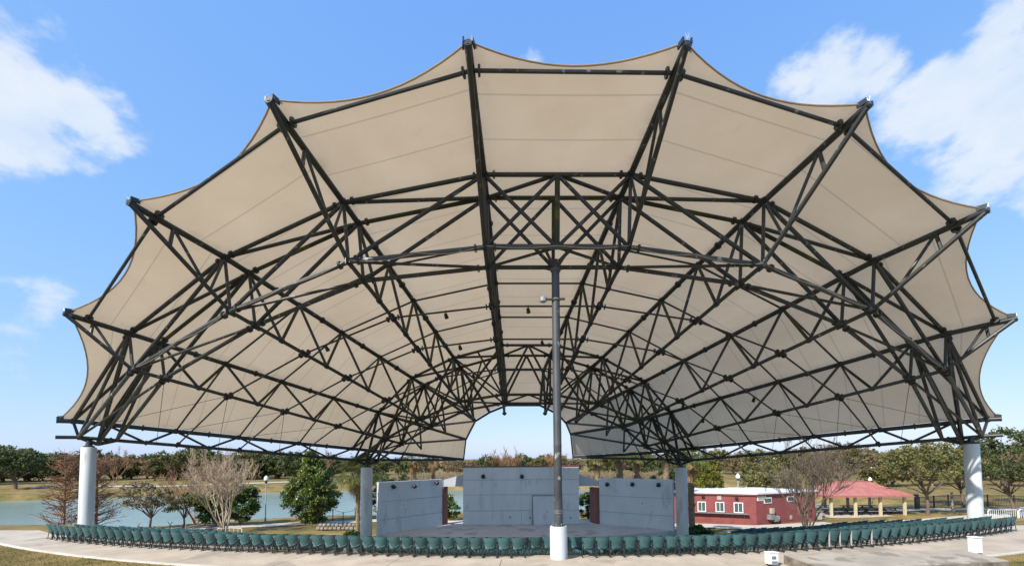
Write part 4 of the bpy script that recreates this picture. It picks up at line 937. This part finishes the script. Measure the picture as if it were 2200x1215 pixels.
for i in range(4): fa.beam(V3(*A_[i])-V3(0, 0, .1), V3(*A_[(i+1) % 4])-V3(0, 0, .1), .06, .18)
obj('fascia', fa, 'roof_red', rfp, False); obj('ridge_cap', MB().beam(A_[4], A_[5], .3, .06), 'roof_red', rfp, False)
for sx in (-1, -.34, .34, 1):
    for sy in (-1, 1): obj('post', MB().box((pc[0]+sx*(wx-.7), pc[1]+sy*(wy-.6), (zg+ze)/2-.1), (.24, .24, ze-zg)), 'cream', pv, False)
obj('slab', MB().box((pc[0], pc[1], zg+.02), (2*wx-.6, 2*wy-.6, .16)), 'path', pv, False)
tp = None   # picnic tables
for i, (dx, dy) in enumerate(((-3.4, -1.4), (-1.0, -1.3), (1.3, -1.5), (3.6, -1.2), (-2.2, 1.4), (.6, 1.3), (3.0, 1.5))):
    if tp is None:
        tp = thing('picnic_table', 'dark picnic table with benches under the pavilion roof', 'table', (0, 0, 0), 'picnic tables in the pavilion')
        raw('table_top', MB().box((0, 0, .76), (1.8, .75, .06)).mesh('table_top', 'gray_box', False), tp)
        for s in (-1, 1):
            raw('bench', MB().box((0, s*.68, .46), (1.8, .26, .05)).mesh('bench', 'gray_box', False), tp)
            lg = MB().beam((s*.65, -.75, 0), (s*.65, .12, .74), .07, .07); lg.beam((s*.65, .75, 0), (s*.65, -.12, .74), .07, .07); lg.beam((s*.65, -.72, .42), (s*.65, .72, .42), .05, .05); raw('leg', lg.mesh('leg', 'dark_metal', False), tp)
        o = tp
    else: o = copytree(tp)
    o.location = (pc[0]+dx, pc[1]+dy, zg+.10); o.rotation_euler = (0, 0, rg.uniform(-.15, .15))

# ------------------------------------------------------------------ lamps, posts, fences, boxes
def lamppost(label, px, y, py_top, grp=None):
    x = pxx(px, y); z = float(gz(x, y)); zt_ = float(at(px, py_top, y)[2]); t_ = thing('lamp_post', label, 'lamp post', (x, y, z))
    obj('post', MB().lathe((x, y, z-.1), [(.11, 0), (.11, .5), (.055, .6), (.045, zt_-z-.75)], 10), 'bin_gray', t_)
    obj('collar', MB().lathe((x, y, zt_-.86), [(.05, 0), (.16, .08), (.16, .2), (.10, .24)], 10), 'dark_metal', t_)
    obj('lamp_globe', MB().lathe((x, y, zt_-.62), [(.12, 0), (.24, .14), (.23, .38), (.10, .54), (.03, .62)], 12), 'globe', t_)
lamppost('pale lamp post at the water between crape myrtle and magnolia', 573, 54, 1021); lamppost('lamp post with white globe above the red building', 1583, 56, 1016); lamppost('lamp post with white globe behind the pavilion roof', 1866, 70, 1024)
# chain fence on the terrace
CPX = [(684, 1096, 1128), (698, 1093, 1122), (715, 1091, 1117), (737, 1099, 1129), (763, 1091, 1117)]
posts = []
for px, y0, y1 in CPX:
    b = onz(px, y1, ZF); posts.append((b, float(at(px, y0, b[1])[2])))
cf = thing('chain_fence', 'black posts linked by drooping chains on the lakeside terrace', 'fence', (*posts[0][0][:2], ZF))
for b, zt_ in posts: obj('post', MB().lathe((b[0], b[1], float(gz(b[0], b[1]))), [(.05, 0), (.05, zt_-ZF-.08), (.07, zt_-ZF-.06), (.03, zt_-ZF)], 8), 'dark_metal', cf)
for i, j in ((0, 1), (1, 2), (2, 4), (0, 3)):
    a, b = posts[i], posts[j]; a = V3(a[0][0], a[0][1], a[1]-.1); b = V3(b[0][0], b[0][1], b[1]-.1); obj('chain', MB().tube([lerp(a, b, t)-V3(0, 0, .35*4*t*(1-t)) for t in np.linspace(0, 1, 9)], .02, 5), 'dark_metal', cf)
# rough stone edging of the terrace
st = thing('stone_wall', 'low rough stone wall at the lakeside terrace', 'wall', (pxx(720, 47), 47, ZF)); rs = np.random.default_rng(4)
for i in range(11):
    for j in range(2):
        p = V3(pxx(686, 47)+.42*i+(.2 if j else 0), 47+rs.uniform(-.06, .06), ZF+.2+.32*j); h_ = MB(); sx, sy, sz = .20*rs.uniform(.85, 1.1), .2, .15*rs.uniform(.85, 1.1); vs, fs = [], []
        for dz in (-1, -.5, .5, 1):
            for q in range(8): a = q*.785; k = (1 if abs(dz) < 1 else .72)*rs.uniform(.9, 1.08); ca, sa = math.cos(a), math.sin(a); vs.append(p+V3(np.sign(ca)*abs(ca)**.5*sx*k, np.sign(sa)*abs(sa)**.5*sy*k, dz*sz))
        fs = [(r*8+q, r*8+(q+1) % 8, r*8+8+(q+1) % 8, r*8+8+q) for r in range(3) for q in range(8)]+[tuple(range(7, -1, -1)), tuple(range(24, 32))]
        obj('stone', h_.add(vs, fs), 'rock', st)
# bike rack and stakes by the crape myrtle
bx0, yb = pxx(471, 42), 42.0; zb = float(gz(bx0, yb)); bkr = thing('bike_rack', 'white tubular rack on the grass before the crape myrtle', 'rack', (bx0+1, yb, zb))
obj('frame', MB().tube([(bx0, yb, zb), (bx0, yb, zb+.72), (bx0+.1, yb, zb+.8), (bx0+2.1, yb, zb+.8), (bx0+2.2, yb, zb+.72), (bx0+2.2, yb, zb)], .035, 8), 'white_paint', bkr)
for i in range(1, 6): x = bx0+.37*i; obj('bar', MB().tube([(x, yb, zb+.15), (x, yb, zb+.8)], .018, 6), 'white_paint', bkr)
obj('lower_rail', MB().tube([(bx0, yb, zb+.15), (bx0+2.2, yb, zb+.15)], .02, 6), 'white_paint', bkr)
for px, m, lb in ((370, 'dark_metal', 'dark forked stake on the bank'), (404, 'bark_pale', 'pale wooden stake on the bank'), (303, 'bark_pale', 'pale forked stake near the sparse oak')):
    y = 43.0; x = pxx(px, y); z = float(gz(x, y)); m_ = MB().tube([(x, y, z-.1), (x, y, z+1.15)], .045, 7); s_ = obj('stake', m_, m); tag(s_, lb, 'stake')
    if 'forked' in lb: obj('fork', MB().tube([(x-.22, y, z+1.4), (x, y, z+1.15), (x+.22, y, z+1.4)], .03, 6), m, s_)
# black park fence
fp0, fp1, fp2 = (pxx(1968, 58), 58.0), (pxx(2060, 61), 61.0), (pxx(2290, 57), 57.0)
fn = thing('park_fence', 'black picket fence across the grass behind the oaks', 'fence', (*fp0, float(gz(*fp0))))
for a, b in ((fp0, fp1), (fp1, fp2)):
    a, b = np.array(a), np.array(b); L_ = np.linalg.norm(b-a); n_ = int(L_/2.4)
    for i in range(n_):
        p, q = lerp(a, b, i/n_), lerp(a, b, (i+1)/n_); zp, zq = float(gz(*p)), float(gz(*q))
        obj('post', MB().box((p[0], p[1], zp+.75), (.1, .1, 1.6)), 'dark_metal', fn, False)
        for h_ in (.2, 1.4): obj('rail', MB().beam((*p, zp+h_), (*q, zq+h_), .05, .05), 'dark_metal', fn, False)
        pk = MB()
        for t in np.linspace(.06, .94, 16): r = lerp(p, q, t); zz = zp*(1-t)+zq*t; pk.beam((r[0], r[1], zz+.1), (r[0], r[1], zz+1.5), .022, .022)
        tag(obj('picket', pk, 'dark_metal', fn, False), kind='stuff')
obj('gate_post', MB().box((fp0[0]-.3, fp0[1], float(gz(*fp0))+.9), (.35, .3, 1.9)), 'dark_metal', fn, False)
x, y = pxx(2039, 55), 55.0; tag(obj('wooden_post', MB().lathe((x, y, float(gz(x, y))), [(.13, 0), (.12, 2.2), (.10, 2.25)], 10), 'bark_gray'), 'plain grey wooden post on the grass beside the front column', 'post')
# crowd barrier
for i in range(2):
    x0 = pxx(2114, 35)+2.3*i; y = 35.0; z = float(gz(x0, y)); cbv = thing('crowd_barrier', 'pale metal crowd barrier behind the last chairs near the column' if i == 0 else 'pale metal crowd barrier joined to its twin, farther from the column', 'barrier', (x0+1.1, y, z))
    obj('frame', MB().tube([(x0, y, z+.2), (x0, y, z+1.0), (x0+.1, y, z+1.1), (x0+2.1, y, z+1.1), (x0+2.2, y, z+1.0), (x0+2.2, y, z+.2), (x0, y, z+.2)], .03, 6), 'white_paint', cbv)
    for q in range(1, 14): obj('bar', MB().tube([(x0+.157*q, y, z+.2), (x0+.157*q, y, z+1.1)], .012, 5), 'white_paint', cbv)
    for q in (.3, 1.9): obj('foot', MB().beam((x0+q, y-.3, z+.03), (x0+q, y+.3, z+.03), .05, .03), 'white_paint', cbv, False); obj('upright', MB().tube([(x0+q, y, z+.03), (x0+q, y, z+.2)], .02, 5), 'white_paint', cbv)
# electrical boxes on the walk
def ebox(label, px, py, w_, h_, plate):
    p = onz(px, py, .03); t_ = thing('electrical_box', label, 'electrical box', p)
    obj('cabinet', MB().box(p+V3(0, 0, h_/2+.06), (w_, .24, h_-.04), .1), 'white_paint', t_, False); obj('lid', MB().box(p+V3(0, 0, h_+.065), (w_+.04, .28, .03), .1), 'white_paint', t_, False)
    for s in (-1, 1): obj('stand', MB().box(p+V3(s*w_*.3, 0, .03), (.07, .1, .09), .1), 'dark_metal', t_, False)
    if plate:
        obj('plate', MB().box(p+V3(.02, -.127, h_*.75), (.15, .012, .10), .1), 'gray_box', t_, False)
        obj('socket_cover', MB().box(p+V3(.03, -.15, .12), (.18, .08, .13), .1), 'gray_box', t_, False)
ebox('white electrical box with grey plate beside the concrete plinth', 1658, 1214, .34, .40, True); ebox('plain white electrical box behind the last chairs at the column', 2096, 1190, .33, .60, False)
# tall light poles far off
for px, y0 in ((1857, 972), (1888, 978), (1914, 979), (1846, 985)):
    y = 118.0; x = pxx(px, y); z = float(gz(x, y)); zt_ = float(at(px, y0, y)[2]); lp = thing('light_mast', 'tall pale floodlight mast beyond the park trees', 'mast', (x, y, z), 'floodlight masts beyond the park')
    obj('pole', MB().lathe((x, y, z), [(.16, 0), (.10, zt_-z)], 8), 'bin_gray', lp); obj('crossarm', MB().box((x, y, zt_), (1.1, .2, .16)), 'bin_gray', lp, False)
# far houses between the trees
for i, (px, y, w_, h_) in enumerate(((1905, 150, 9, 3.2), (640, 196, 12, 3.4), (1660, 190, 14, 3.5))):
    x = pxx(px, y); z = float(gz(x, y)); hb = thing('house', ['white house glimpsed between trees over the pavilion', 'low pale house behind the far lake shore', 'low white house behind the red building trees'][i], 'house', (x, y, z))
    obj('wall', MB().box((x, y, z+h_/2), (w_, 7, h_)), 'white_paint', hb, False)
    obj('roof', MB().add([(x-w_/2-.4, y-4, z+h_), (x+w_/2+.4, y-4, z+h_), (x+w_/2+.4, y+4, z+h_), (x-w_/2-.4, y+4, z+h_), (x-w_/2, y, z+h_+2), (x+w_/2, y, z+h_+2)], [(0, 1, 5, 4), (2, 3, 4, 5), (1, 2, 5), (3, 0, 4), (3, 2, 1, 0)]), 'bin_gray', hb, False)
    for q in (-.3, 0, .3): obj('window', MB().box((x+q*w_, y-3.52, z+h_*.55), (1.1, .1, 1.2)), 'glass', hb, False)
